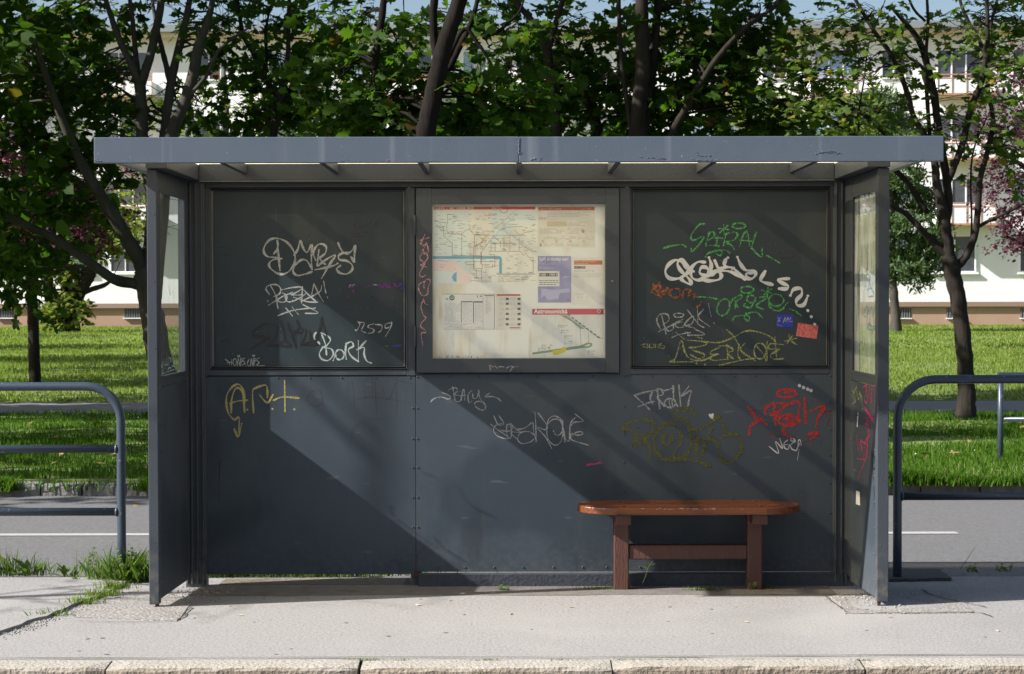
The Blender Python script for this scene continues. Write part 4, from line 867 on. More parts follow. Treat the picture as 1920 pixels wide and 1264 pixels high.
# ---- posters: things inside the case, printed sheet by sheet
K3 = 0.2768
def z3(x, y): return 770+x*K3, 350+y*K3
YP = DW+0.0155
flat_c = {}
def ink(c):
    k = tuple(round(v, 3) for v in c)
    if k not in flat_c:
        flat_c[k] = M('print_ink', c, 0.8)
    return flat_c[k]
def prect(b, x0, y0, x1, y1, Y):
    a, c = W(*z3(x0, y1), Y), W(*z3(x1, y0), Y); b.quad((a.x, Y, a.z), (c.x, Y, a.z), (c.x, Y, c.z), (a.x, Y, c.z))
def pline(b, pts, wd, Y):
    for i in range(len(pts)-1):
        a, c = W(*z3(*pts[i]), Y), W(*z3(*pts[i+1]), Y); d = c-a
        if d.length < 1e-6: continue
        d = d.normalized(); n = Vector((-d.z, 0, d.x))*wd/2; a = a-d*wd*.3; c = c+d*wd*.3
        q = [a-n, c-n, c+n, a+n]; b.quad(*[(v.x, Y, v.z) for v in q])
def ppoly(b, pts, Y): b.poly([(p.x, Y, p.z) for p in (W(*z3(*q), Y) for q in pts)])
def textmesh(body, px, py, h, Y, mat, parent, name='lettering', bold=0.0, xs=1.0):
    cu = bpy.data.curves.new(name, 'FONT'); cu.body = body; cu.size = h*1.4; cu.offset = bold; cu.resolution_u = 2
    o = bpy.data.objects.new('tmp', cu); col.objects.link(o); dg = bpy.context.evaluated_depsgraph_get(); me = bpy.data.meshes.new_from_object(o.evaluated_get(dg)); bpy.data.objects.remove(o)
    p = W(px, py, Y); me.transform(Matrix.Translation((p.x, Y, p.z)) @ Matrix.Rotation(R(90), 4, 'X') @ Matrix.Scale(xs, 4, (1, 0, 0)))
    me.materials.clear(); me.materials.append(mat); o = bpy.data.objects.new(name, me); link(o, parent); return o
rp = random.Random(9)
def textlines(b, x0, y0, x1, y1, n, Y, th=2.6, dens=.8, word=(8, 26)):
    for i in range(n):
        y = y0+(y1-y0)*(i+.5)/n; x = x0+rp.uniform(0, 4); e = x1-(x1-x0)*rp.choice((0, 0, .1, .3))
        while x < e:
            w_ = rp.uniform(*word)
            if rp.random() < dens: prect(b, x, y-th/2, min(x+w_, e), y+th/2, Y)
            x += w_+5
def poster(name, label, mat, x0, y0, x1, y1, Y=YP):
    mixin(mat, tuple(v*.74 for v in mat.node_tree.nodes['Principled BSDF'].inputs['Base Color'].default_value[:3]), 6, .48, .72, .8, 6, (2, 1, .7)); mixin(mat, (0.60, 0.52, 0.36), 9, .60, .74, .5, 5)
    c = W(*z3((x0+x1)/2, y1), Y); root = empty(name, (c.x, Y, c.z), label, 'poster')
    b = MB(); a, d = W(*z3(x0, y1), Y), W(*z3(x1, y0), Y); b.box(a.x, d.x, Y, Y+.0004, a.z, d.z); b.build('sheet', mat, root); return root
def part(b, name, c, root, **k): return b.build(name, ink(c), root, **k) if b.v else None
SH1 = M('poster_paper', (0.82, 0.85, 0.80), 0.6, (0.76, 0.76, 0.66), 3, 0.2, 8, detail=5)
D = 0.0003
# route map
ro = poster('route_map_poster', 'large schematic route map poster with red header and blue river band', SH1, 150, 125, 858, 655)
b = MB(); prect(b, 152, 170, 395, 655, YP-D*.3); ppoly(b, [(545, 170), (855, 170), (855, 260), (720, 260), (545, 420)], YP-D*.3); part(b, 'tinted_zone', (0.70, 0.79, 0.77), ro)
b = MB(); ppoly(b, [(152, 492), (285, 492), (412, 612), (412, 653), (315, 653), (315, 575), (152, 572)], YP-D*.6); part(b, 'tinted_zone', (0.78, 0.66, 0.64), ro)
b = MB(); prect(b, 150, 470, 590, 490, YP-D); ppoly(b, [(590, 470), (605, 472), (618, 486), (618, 588), (600, 588), (600, 492), (590, 490)], YP-D); ppoly(b, [(312, 575), (312, 648), (290, 640), (280, 615), (292, 590)], YP-D); part(b, 'river', (0.16, 0.42, 0.58), ro)
b = MB(); prect(b, 160, 135, 845, 156, YP-D); part(b, 'header_band', (0.58, 0.045, 0.045), ro)
b = MB()
for q in ([(632+26*math.cos(a*.42), 152+26*math.sin(a*.42)) for a in range(16)],): pline(b, q, .0022, YP-D*3)
part(b, 'red_ring', (0.45, 0.03, 0.03), ro)
textmesh('SLAVA  •  SIEŤ LINIEK MHD', *z3(166, 154), .0135, YP-D*2, ink((.8, .68, .6)), ro, bold=.0003, xs=.95)
textmesh('LIEČEBNÉ CENTRÁ', *z3(545, 153), .010, YP-D*2, ink((.75, .55, .5)), ro, xs=.5)
dk = MB()
L = [[(245, 250), (245, 300), (268, 322), (345, 322), (375, 293), (402, 293), (432, 328), (742, 330), (770, 312), (800, 306), (830, 306)], [(432, 328), (432, 400), (425, 410), (425, 560)], [(345, 322), (345, 466)], [(282, 380), (282, 467), (470, 467)], [(223, 270), (223, 335), (282, 385)],
     [(565, 335), (510, 400), (510, 408), (480, 440), (480, 530)], [(565, 335), (608, 380), (608, 410)], [(545, 383), (712, 385)], [(545, 370), (545, 438)], [(572, 383), (572, 438)], [(672, 330), (672, 438)], [(632, 335), (632, 438)], [(735, 345), (735, 437)], [(525, 438), (740, 438), (772, 468)],
     [(540, 450), (530, 458), (570, 462), (570, 540), (540, 545)], [(375, 508), (580, 508)], [(375, 508), (375, 528), (430, 528)], [(430, 500), (430, 560), (445, 575)], [(445, 555), (485, 555), (485, 530), (535, 530)], [(445, 555), (445, 620), (480, 620), (480, 640), (545, 640)], [(480, 555), (480, 640)], [(500, 545), (555, 545), (555, 525)],
     [(250, 190), (250, 250)], [(250, 190), (300, 188)], [(400, 265), (400, 290)], [(770, 440), (800, 480), (830, 480), (830, 580), (800, 580)], [(600, 300), (640, 275), (760, 270)], [(740, 390), (830, 440), (855, 440)], [(160, 225), (200, 240), (240, 245)]]
for q in L: pline(dk, q, .0019, YP-D*2)
part(dk, 'route_lines', (0.17, 0.16, 0.15), ro, kind='stuff')
b = MB()
for q in ([(695, 175), (510, 335), (470, 400)], [(460, 330), (490, 360), (470, 385)], [(480, 355), (510, 355), (508, 380)], [(700, 290), (720, 310), (735, 330)]): pline(b, q, .0026, YP-D*2.5)
part(b, 'route_lines', (0.58, 0.46, 0.16), ro, kind='stuff')
b = MB()
for q in ([(440, 325), (530, 328)], [(265, 320), (340, 320)], [(436, 400), (436, 480)], [(475, 445), (475, 525)], [(440, 405), (490, 370)], [(345, 322), (370, 340)], [(450, 400), (450, 430)]): pline(b, q, .0026, YP-D*2.7)
part(b, 'route_lines', (0.45, 0.16, 0.13), ro, kind='stuff')
b = MB()
for q in ([(700, 200), (600, 300), (565, 340)], [(620, 290), (700, 340), (830, 430)], [(200, 250), (225, 290)], [(760, 300), (860, 300)]): pline(b, q, .0016, YP-D*2.2)
part(b, 'route_lines', (0.30, 0.42, 0.55), ro, kind='stuff')
b = MB()
for _ in range(330):
    x, y = rp.uniform(160, 845), rp.uniform(180, 640)
    if (x < 420 and 465 < y) and rp.random() < .7: continue
    w_ = rp.uniform(8, 34); prect(b, x, y, min(x+w_, 850), y+rp.uniform(2, 3.4), YP-D*1.5)
prect(b, 585, 590, 845, 595, YP-D*1.5); textlines(b, 590, 602, 740, 648, 5, YP-D*1.5); textlines(b, 750, 602, 800, 648, 8, YP-D*1.5); prect(b, 285, 198, 312, 204, YP-D*1.5)
part(b, 'stop_names', (0.30, 0.31, 0.30), ro, kind='stuff')
# fares poster
ro = poster('fares_poster', 'white fares and rules sheet with faded red header, top right of the case', M('poster_paper', (0.82, 0.82, 0.74), .6, (.60, .60, .52), 4, .2, 8), 862, 132, 1248, 412)
b = MB(); prect(b, 865, 138, 1246, 161, YP-D); part(b, 'header_band', (0.50, 0.08, 0.05), ro)
textmesh('Cestovné lístky a doklady', *z3(872, 157), .011, YP-D*2, ink((.75, .5, .42)), ro, xs=.75); textmesh('od 1. 7. 2022', *z3(1158, 157), .009, YP-D*2, ink((.7, .45, .4)), ro, xs=.8)
b = MB()
for y in (183, 192, 201): textlines(b, 925, y-4, 1240, y+4, 1, YP-D, 3.4, .95, (6, 14))
for y in (240, 248, 256, 265): textlines(b, 925, y-4, 1240, y+4, 1, YP-D, 3.2, .95, (6, 12))
textlines(b, 872, 280, 1040, 320, 6, YP-D, 2); textlines(b, 1060, 280, 1230, 320, 5, YP-D, 2); textlines(b, 900, 335, 1235, 360, 4, YP-D, 2, .6); textlines(b, 900, 385, 1235, 402, 2, YP-D, 2, .6); textlines(b, 870, 168, 1235, 176, 1, YP-D, 2, .6)
prect(b, 1158, 293, 1176, 312, YP-D); prect(b, 875, 385, 887, 405, YP-D); part(b, 'print_lines', (0.33, 0.33, 0.31), ro, kind='stuff')
b = MB(); prect(b, 925, 232, 1055, 270, YP-D*.5); part(b, 'table_tint', (0.62, 0.56, 0.38), ro)
b = MB()
for cx in (895, 988, 1082, 1172): pline(b, [(cx+9*math.cos(a*.785), 370+9*math.sin(a*.785)) for a in range(9)], .0014, YP-D*2); pline(b, [(cx-6, 364), (cx+6, 376)], .0014, YP-D*2)
textlines(b, 870, 208, 930, 222, 2, YP-D*2, 2.5); part(b, 'ban_symbols', (0.42, 0.20, 0.18), ro, kind='stuff')
# recruitment poster
ro = poster('job_poster', 'faded violet job poster with a white price box', M('violet_poster_paper', (0.30, 0.30, 0.52), .6, (.38, .38, .56), 5, .2, 8, detail=5), 862, 470, 1088, 786)
textmesh('Splň si detský sen!', *z3(870, 501), .0185, YP-D, ink((.72, .72, .80)), ro, bold=.0006, xs=.83)
textmesh('Poď jazdiť po', *z3(870, 530), .018, YP-D, ink((.48, .48, .68)), ro, xs=.85); textmesh('Bratislave', *z3(872, 558), .018, YP-D, ink((.48, .48, .68)), ro, xs=.85)
b = MB(); prect(b, 862, 572, 1008, 676, YP-D); textlines(b, 1035, 606, 1080, 612, 1, YP-D, 3); textlines(b, 1025, 612, 1080, 624, 1, YP-D, 3); part(b, 'white_box', (0.68, 0.70, 0.66), ro)
b = MB(); prect(b, 872, 586, 996, 608, YP-D*2); textlines(b, 870, 630, 1000, 670, 3, YP-D*2, 4, .95, (10, 24)); part(b, 'print_lines', (0.07, 0.08, 0.08), ro, kind='stuff')
textmesh('1600 – 1900 €', *z3(876, 604), .0125, YP-D*3, ink((.75, .75, .7)), ro, bold=.0004, xs=.92)
b = MB(); ppoly(b, [(885, 690), (960, 700), (1075, 690), (1080, 715), (1010, 722), (1000, 760), (930, 770), (905, 735), (885, 760)], YP-D*.5); part(b, 'printed_picture', (0.46, 0.47, 0.66), ro)
b = MB(); pline(b, [(1066+8*math.cos(a*.785), 766+8*math.sin(a*.785)) for a in range(9)], .002, YP-D*2); part(b, 'round_logo', (0.5, 0.08, 0.16), ro)
# notice
ro = poster('service_notice', 'pale notice sheet with an orange heading bar right of the violet poster', M('poster_paper', (0.82, 0.83, 0.77), .6, (.62, .62, .56), 4, .2, 8), 1092, 480, 1306, 800)
b = MB(); prect(b, 1108, 500, 1298, 529, YP-D); part(b, 'heading_bar', (0.52, 0.17, 0.09), ro)
textmesh('Zmena v električkovej doprave', *z3(1113, 512), .0085, YP-D*2, ink((.8, .6, .5)), ro, xs=.75); textmesh('a spoplatnenie trate', *z3(1113, 526), .0085, YP-D*2, ink((.8, .6, .5)), ro, xs=.75)
b = MB(); prect(b, 1108, 539, 1184, 556, YP-D); part(b, 'date_bar', (0.10, 0.10, 0.09), ro)
textmesh('od 1.7.2022', *z3(1113, 553), .0105, YP-D*2, ink((.72, .72, .66)), ro, xs=.8)
b = MB(); textlines(b, 1108, 566, 1298, 580, 2, YP-D, 2.4, .9); textlines(b, 1108, 586, 1298, 616, 3, YP-D, 2.2, .8); textlines(b, 1110, 725, 1180, 733, 1, YP-D, 2.4); textlines(b, 1125, 745, 1250, 753, 1, YP-D, 2.4, .6); part(b, 'print_lines', (0.36, 0.36, 0.34), ro, kind='stuff')
# timetable
ro = poster('timetable_poster', 'grey printed timetable with a green number nine disc', M('poster_paper', (0.74, 0.77, 0.77), .6, (.65, .66, .64), 4, .2, 8), 220, 726, 570, 968)
b = MB(); pline(b, [(218, 728), (570, 728)], .0022, YP-D); pline(b, [(569, 728), (569, 966)], .003, YP-D); pline(b, [(343, 780), (343, 920)], .004, YP-D); pline(b, [(426, 780), (426, 920)], .005, YP-D); prect(b, 345, 776, 420, 784, YP-D); prect(b, 430, 776, 488, 786, YP-D); pline(b, [(490, 730), (490, 966)], .0014, YP-D); pline(b, [(222, 966), (570, 966)], .0014, YP-D)
prect(b, 500, 735, 562, 741, YP-D); part(b, 'table_rules', (0.16, 0.17, 0.18), ro, kind='stuff')
b = MB(); textlines(b, 228, 790, 338, 918, 22, YP-D, 2.2, .85, (4, 9)); textlines(b, 350, 790, 415, 918, 22, YP-D, 2.2, .9, (4, 7)); textlines(b, 435, 790, 486, 918, 22, YP-D, 2.2, .9, (4, 7)); textlines(b, 228, 925, 480, 960, 5, YP-D, 2.2, .6); textlines(b, 505, 745, 545, 860, 16, YP-D, 2.2, .8)
textlines(b, 305, 758, 340, 768, 1, YP-D, 4); prect(b, 448, 737, 456, 752, YP-D); prect(b, 470, 737, 482, 748, YP-D); prect(b, 238, 756, 253, 766, YP-D); part(b, 'print_lines', (0.32, 0.33, 0.34), ro, kind='stuff')
b = MB(); ppoly(b, [(280+18*math.cos(a*.3927), 753-18*math.sin(a*.3927)) for a in range(16)][::-1], YP-D); part(b, 'line_number_disc', (0.03, 0.17, 0.05), ro)
b = MB(); ppoly(b, [(280+11*math.cos(a*.3927), 753-11*math.sin(a*.3927)) for a in range(16)][::-1], YP-D*1.6); part(b, 'line_number_disc', (0.6, 0.66, 0.6), ro)
textmesh('9', *z3(274, 761), .013, YP-D*2.4, ink((.03, .12, .04)), ro, bold=.0008)
ro = poster('pictogram_sheet', 'narrow sheet with a red header and two columns of dark pictograms', M('poster_paper', (0.77, 0.76, 0.71), .6, (.66, .66, .62), 4, .2, 8), 577, 727, 752, 972)
b = MB(); prect(b, 583, 729, 742, 740, YP-D); prect(b, 672, 953, 742, 960, YP-D); part(b, 'red_bars', (0.50, 0.10, 0.07), ro)
b = MB()
for k, y in enumerate((760, 793, 828, 862, 897, 932)):
    prect(b, 724, y-7, 744, y+8, YP-D)
    if k != 2: prect(b, 644, y-7, 664, y+8, YP-D)
part(b, 'pictograms', (0.13, 0.13, 0.12), ro)
b = MB(); prect(b, 644, 821, 664, 836, YP-D); part(b, 'pictogram', (0.50, 0.36, 0.13), ro)
b = MB()
for y in (760, 793, 828, 862, 897, 932): textlines(b, 595, y-8, 638, y+10, 4, YP-D, 2, .6, (4, 10)); textlines(b, 668, y-8, 718, y+10, 4, YP-D, 2, .8, (3, 6))
part(b, 'print_lines', (0.38, 0.38, 0.36), ro, kind='stuff')
# stop plan
ro = poster('stop_plan_poster', 'stop plan poster headed Astronomická with green tram loop drawing', M('poster_paper', (0.72, 0.77, 0.74), .6, (.66, .67, .62), 3, .2, 8), 818, 823, 1306, 1158)
b = MB(); prect(b, 824, 827, 1306, 868, YP-D); part(b, 'header_band', (0.52, 0.10, 0.14), ro)
textmesh('Astronomická', *z3(836, 859), .0245, YP-D*2, ink((.82, .80, .78)), ro, bold=.0008, xs=.93)
b = MB(); pline(b, [(1275+11*math.cos(a*.785), 843+11*math.sin(a*.785)) for a in range(9)], .0045, YP-D*2); part(b, 'round_logo', (0.7, 0.62, 0.6), ro)
b = MB(); pline(b, [(1284, 830), (1308, 862)], .004, YP-D*3); pline(b, [(1308, 830), (1284, 862)], .004, YP-D*3); part(b, 'cross_mark', (0.42, 0.02, 0.03), ro)
b = MB(); ppoly(b, [(824, 1138), (824, 1124), (1150, 1076), (1200, 1055), (1228, 1060), (1230, 1080), (1205, 1092), (1150, 1096)][::1], YP-D); part(b, 'track_drawing', (0.20, 0.30, 0.20), ro)
b = MB(); ppoly(b, [(1175, 1080), (1205, 1064), (1220, 1072), (1205, 1083)], YP-D*2); part(b, 'loop_centre', (0.55, 0.62, 0.5), ro)
b = MB(); ppoly(b, [(1010, 868), (1050, 873), (1180, 962), (1150, 965), (1125, 945), (1092, 915)], YP-D); part(b, 'track_drawing', (0.22, 0.34, 0.26), ro)
b = MB(); pline(b, [(1050, 868), (1170, 948), (1270, 1025), (1305, 1028)], .0022, YP-D*2); pline(b, [(1148, 960), (1155, 1085)], .002, YP-D*2); pline(b, [(1206, 990), (1206, 1058)], .002, YP-D*2)
for k in range(9): pline(b, [(1066+25*k, 866+18.5*k), (1080+25*k, 876+18.5*k)], .006, YP-D*2)
part(b, 'road_drawing', (0.15, 0.18, 0.16), ro, kind='stuff')
b = MB()
for x, y in ((1002, 936), (1022, 970), (1045, 1008), (1045, 1046), (890, 1070), (868, 1092), (1205, 1110)): textlines(b, x, y, x+70, y+7, 1, YP-D, 3.4); textlines(b, x+5, y+8, x+50, y+22, 2, YP-D, 2, .6); prect(b, x-2, y, x+1, y+26, YP-D)
part(b, 'print_lines', (0.24, 0.25, 0.24), ro, kind='stuff')
b = MB(); ppoly(b, [(960, 1112), (1025, 1100), (1035, 1082), (1058, 1095), (1045, 1120), (985, 1142), (962, 1135)], YP-D*2.6); ppoly(b, [(930, 1085), (945, 1083), (946, 1100), (932, 1102)], YP-D*2.6); part(b, 'yellow_smudge', (0.55, 0.50, 0.03), ro)
# mould marks at the foot of the case
b = MB()
for _ in range(34): x = rp.uniform(185, 480); pline(b, [(x, 1158), (x+rp.uniform(-5, 5), 1158-rp.uniform(3, 16))], .0018, DW+.0156)
csub('mould_marks', ink((.08, .08, .07)), b, 0, kind='stuff')

# ================================================================== GRAFFITI
FR = {1: (360, 380, .26895), 2: (1160, 380, .26895), 3: (770, 350, .2768), 4: (380, 690, .25), 5: (780, 690, .208333), 6: (1140, 690, .23958), 8: (1560, 480, .396), 7: (1540, 380, .3322), 9: (0, 380, .3322)}
def gm(name, c, dry=0.0, rough=0.5):
    m = M(name, c, rough, tuple(v*0.78 for v in c), 30)
    if dry:
        t = m.node_tree; out = t.nodes['Material Output']; p = t.nodes['Principled BSDF']; tp = t.nodes.new('ShaderNodeBsdfTransparent'); mx = t.nodes.new('ShaderNodeMixShader')
        n = t.nodes.new('ShaderNodeTexNoise'); n.inputs['Scale'].default_value = 160; n.inputs['Detail'].default_value = 3; tc = t.nodes.new('ShaderNodeTexCoord'); t.links.new(tc.outputs['Object'], n.inputs['Vector'])
        mr = t.nodes.new('ShaderNodeMapRange'); mr.inputs['From Min'].default_value = .38; mr.inputs['From Max'].default_value = .62; mr.inputs['To Min'].default_value = max(0, dry-.35); mr.inputs['To Max'].default_value = min(1, dry+.35)
        t.links.new(n.outputs['Fac'], mr.inputs['Value']); t.links.new(mr.outputs[0], mx.inputs[0]); t.links.new(p.outputs[0], mx.inputs[1]); t.links.new(tp.outputs[0], mx.inputs[2]); t.links.new(mx.outputs[0], out.inputs[0])
    return m
def strokes(name, label, frame, lines, wpx, mat, plane=('Y', DW), smooth=True, parent=sh, taper=0.75):
    """each stroke: photo-frame points on the wall, laid as a thin ribbon of paint"""
    ox, oy, k = FR[frame]; b = MB(); ax, val = plane; off = 0.0006
    for li, L_ in enumerate(lines):
        wl = wpx
        if isinstance(L_[0], (int, float)): wl = L_[0]; L_ = L_[1]
        P = [(ox+x*k, oy+y*k) for x, y in L_]
        if len(P) == 1: P = [P[0], (P[0][0]+.3, P[0][1]+.3)]
        P = crom(P, 5) if smooth and len(P) > 2 else [np.array(p) for p in P]
        pts = [(W(p[0], p[1], val) if ax == 'Y' else WX(p[0], p[1], val)) for p in P]
        if ax == 'Y': uv = [(p.x, p.z) for p in pts]
        else: uv = [(p.y, p.z) for p in pts]
        d0 = off+li*0.00006; n = len(uv); wid = wl*k*0.0
        hw = wl*k/343.0/2*1.15; n0 = len(b.v)
        def put(u, v, d): b.v.append((u, val-d, v) if ax == 'Y' else (val-d if val > 0 else val+d, u, v))
        for i in range(n):
            a_ = uv[max(i-1, 0)]; c_ = uv[min(i+1, n-1)]; t = np.array([c_[0]-a_[0], c_[1]-a_[1]]); t = t/(np.linalg.norm(t)+1e-9)
            h = hw*(0.84+0.34*math.sin(i*0.55+li*2.1))*(taper if i in (0, n-1) else 1); d = d0+i*0.000004
            sx = 1.0 if ax == 'Y' else 0.9
            put(uv[i][0]-t[1]*h, uv[i][1]+t[0]*h, d); put(uv[i][0]+t[1]*h, uv[i][1]-t[0]*h, d)
            if i: q = n0+2*i; b.f.append((q-2, q-1, q+1, q))
        for e, s_ in ((0, -1), (n-1, 1)):                  # round caps
            o_ = uv[min(e+1, n-1)] if e == 0 else uv[e-1]; t = np.array([uv[e][0]-o_[0], uv[e][1]-o_[1]]); t = t/(np.linalg.norm(t)+1e-9); ang0 = math.atan2(t[1], t[0]); m0 = len(b.v)
            r_ = hw*0.9
            for q in range(7): a = ang0-math.pi/2+math.pi*q/6; put(uv[e][0]+r_*math.cos(a), uv[e][1]+r_*math.sin(a), d0+0.00003+e*0.000004)
            b.f.append(tuple(range(m0, m0+7)))
    o = b.build(name, mat, parent, label=label); return o
SC = 0.72
WM = gm('white_marker', (0.55, 0.56, 0.56), .12); WP = gm('white_paint', (0.72, 0.73, 0.75)); GR = gm('grey_marker', (0.42, 0.43, 0.45), .15)
GN = gm('green_crayon', (0.10, 0.42, 0.12), .22); OR = gm('orange_crayon', (0.42, 0.12, 0.03), .35); YL = gm('yellow_green_marker', (0.36, 0.38, 0.14), .25); YT = gm('yellow_marker', (0.60, 0.52, 0.16), .12)
RD = gm('red_spray', (0.55, 0.03, 0.03), .12); BK = gm('black_marker', (0.008, 0.008, 0.010)); FA = gm('faint_red', (0.11, 0.045, 0.045), .5); OL = gm('olive_spray', (0.12, 0.12, 0.012), .25)
PK = gm('pink_marker', (0.62, 0.32, 0.38), .2); MG = gm('magenta_marker', (0.62, 0.04, 0.18), .15); BL = gm('blue_marker', (0.05, 0.22, 0.42), .3); PU = gm('purple_smear', (0.16, 0.03, 0.22), .3); BB = gm('blue_smear', (0.06, 0.07, 0.45), .2); TQ = gm('pale_teal_marker', (0.30, 0.42, 0.44), .3)
YB = ('Y', DW+.016)                                        # recessed boards
def el(cx, cy, rx, ry, a0=0, a1=360, n=12, rot=0):
    o = []
    for i in range(n+1):
        a = R(a0+(a1-a0)*i/n); x, y = rx*math.cos(a), ry*math.sin(a); c, s_ = math.cos(R(rot)), math.sin(R(rot)); o.append((cx+x*c-y*s_, cy+x*s_+y*c))
    return o
strokes('graffiti_tag', 'large white looping tag reading DYRS', 1, [
    [(625, 390), (585, 392), (548, 410), (537, 440), (560, 470), (610, 498), (660, 490), (700, 450), (720, 395), (705, 330), (660, 275), (600, 250), (545, 258), (508, 300), (500, 340), (525, 375), (585, 382)],
    [(595, 265), (600, 320), (605, 390), (613, 470)], [(602, 290), (592, 330), (572, 355)],
    [(712, 365), (738, 325), (755, 262), (772, 310), (802, 348), (834, 294), (832, 390), (836, 466)],
    [(836, 460), (800, 405), (760, 400), (718, 440), (705, 480), (735, 508), (800, 495), (835, 482)],
    [(862, 400), (845, 350), (870, 300), (905, 288), (935, 308), (930, 350), (893, 385)], [(885, 330), (872, 440)], [(880, 375), (905, 410), (930, 430)],
    [(860, 468), (910, 458), (985, 440), (1015, 425)], [(880, 440), (930, 400), (1000, 365), (960, 430), (905, 525)],
    [(1018, 280), (1045, 335), (1080, 355), (1115, 335), (1138, 298), (1132, 370), (1132, 415), (1110, 380)],
    [(1100, 345), (1050, 352), (1022, 372), (1030, 398), (1085, 408), (1118, 440), (1112, 475), (1075, 498), (1030, 490), (1008, 462), (1035, 440)]], 13, WM, YB)
strokes('graffiti_tag', 'white tag reading BEEN with an exclamation mark and a double stroke below', 1, [
    [(540, 640), (515, 600), (540, 575), (590, 573), (618, 600), (610, 635), (570, 655)], [(548, 580), (580, 640), (600, 740)], [(535, 715), (590, 680), (640, 650), (700, 625)],
    [(590, 655), (605, 690), (650, 690), (660, 650), (630, 630)], el(680, 665, 30, 28, 40, 320), [(625, 608), (700, 592), (770, 590), (740, 620), (700, 640), (740, 645), (770, 640)],
    [(700, 690), (760, 660), (800, 630)], [(770, 585), (765, 700)], [(770, 600), (820, 650), (870, 695)], [(850, 565), (885, 640), (915, 690)], [(850, 565), (835, 640)], [(905, 580), (885, 625), (760, 690)], [(875, 695), (800, 690), (710, 660)],
    [(918, 548), (925, 590), (934, 632)], [(8, [(945, 660)])][0] if False else [(944, 658), (946, 664)], [(600, 788), (690, 755), (800, 735)], [(655, 735), (700, 790)], [(700, 730), (740, 778)], [(740, 745), (860, 735)], [(775, 712), (880, 768), (790, 772)], [(528, 684), (532, 690)]], 8, WM, YB)
strokes('graffiti_tag', 'black spiky tag beside the white Bork tag', 1, [
    [(520, 840), (480, 860), (430, 895), (425, 925), (480, 935), (540, 950)], [(540, 935), (500, 965), (440, 1000), (405, 1025)], [(540, 845), (600, 870), (590, 930), (560, 970), (520, 998), (600, 995), (680, 1005)],
    [(622, 830), (640, 900), (650, 960), (690, 1000)], [(650, 960), (600, 990)], [(672, 850), (700, 930), (725, 1005)], [(725, 1000), (700, 930), (740, 885)], [(735, 825), (750, 870), (775, 885), (760, 910), (680, 890)],
    [(795, 890), (790, 930), (765, 990), (820, 970)], [(820, 900), (835, 970), (870, 960), (880, 900)], [(905, 805), (900, 850), (870, 960), (845, 995)], [(905, 805), (925, 880), (950, 960)], [(765, 990), (870, 990)]], 17, BK, YB, smooth=False)
strokes('graffiti_tag', 'thick white tag reading Bork', 1, [
    [(890, 985), (870, 960), (852, 945), (860, 910), (900, 908), (950, 935), (965, 960), (935, 1000), (910, 1010), (970, 1020), (985, 1060), (950, 1100), (905, 1090), (888, 1055), (910, 1010)], [(905, 920), (930, 990), (938, 1060)],
    el(1030, 1060, 30, 35, -60, 280), [(1075, 980), (1070, 1040), (1075, 1090)], [(1075, 985), (1110, 970), (1125, 1000), (1090, 1025), (1110, 1070), (1160, 1108)], [(1160, 965), (1160, 1105)], [(1212, 965), (1180, 1000), (1150, 1025)], [(1160, 1020), (1200, 1010), (1200, 1060), (1220, 1105), (1250, 1118)], [(1000, 1060), (985, 1100)]], 10.5, gm('pale_green_paint', (.60, .68, .66), .05), YB)
strokes('graffiti_tag', 'small white tag reading RSJ9', 1, [[(1158, 830), (1170, 850), (1150, 890), (1138, 888)], [(1160, 835), (1200, 838), (1190, 870), (1180, 890), (1210, 908)], [(1265, 845), (1235, 855), (1228, 870), (1268, 885), (1260, 905), (1228, 912)], [(1278, 850), (1322, 855), (1320, 890), (1300, 905)], [(1380, 838), (1350, 848), (1350, 875), (1390, 860), (1392, 830), (1385, 870), (1350, 932)]], 7, WM, YB)
strokes('graffiti_tag', 'tiny white tag reading CAPS CAPS at the lower corner', 1, [
    [(232, 1092), (258, 1112), (262, 1130)], [(245, 1118), (282, 1112)], [(275, 1095), (275, 1130)], el(298, 1112, 12, 24, 0, 360), [(315, 1138), (322, 1085), (332, 1138)], [(316, 1118), (332, 1118)], [(340, 1138), (340, 1085), (352, 1092), (350, 1108), (340, 1110)], [(368, 1082), (355, 1095), (368, 1118), (352, 1132)], [(370, 1125), (378, 1138)],
    [(400, 1092), (388, 1112), (390, 1135), (402, 1138)], [(408, 1138), (415, 1085), (424, 1138)], [(410, 1118), (424, 1118)], [(432, 1138), (432, 1085), (446, 1095), (432, 1112)], [(468, 1082), (450, 1095), (468, 1118), (448, 1135), (505, 1136)], el(325, 1070, 8, 5), el(430, 1068, 8, 5)], 5, WM, YB)
strokes('paint_smear', 'purple and blue smear across the left board', 1, [[(1100, 575), (1115, 600), (1125, 620)], [(1140, 575), (1155, 580)], [(1230, 580), (1260, 575)], [(1310, 575), (1350, 580), (1390, 570), (1440, 578)], [(1320, 590), (1380, 590)]], 20, PU, YB)
strokes('paint_smear', 'blue end of the smear on the left board', 1, [[(1440, 570), (1465, 575), (1462, 600)], [(1410, 1000), (1450, 998)]], 16, BB, YB)
strokes('paint_smear', 'white hooked stroke by the purple smear', 1, [[(1095, 590), (1105, 572), (1120, 578), (1135, 568)], [(1268, 572), (1288, 574)], [(1352, 1000), (1365, 1002)]], 8, TQ, YB)
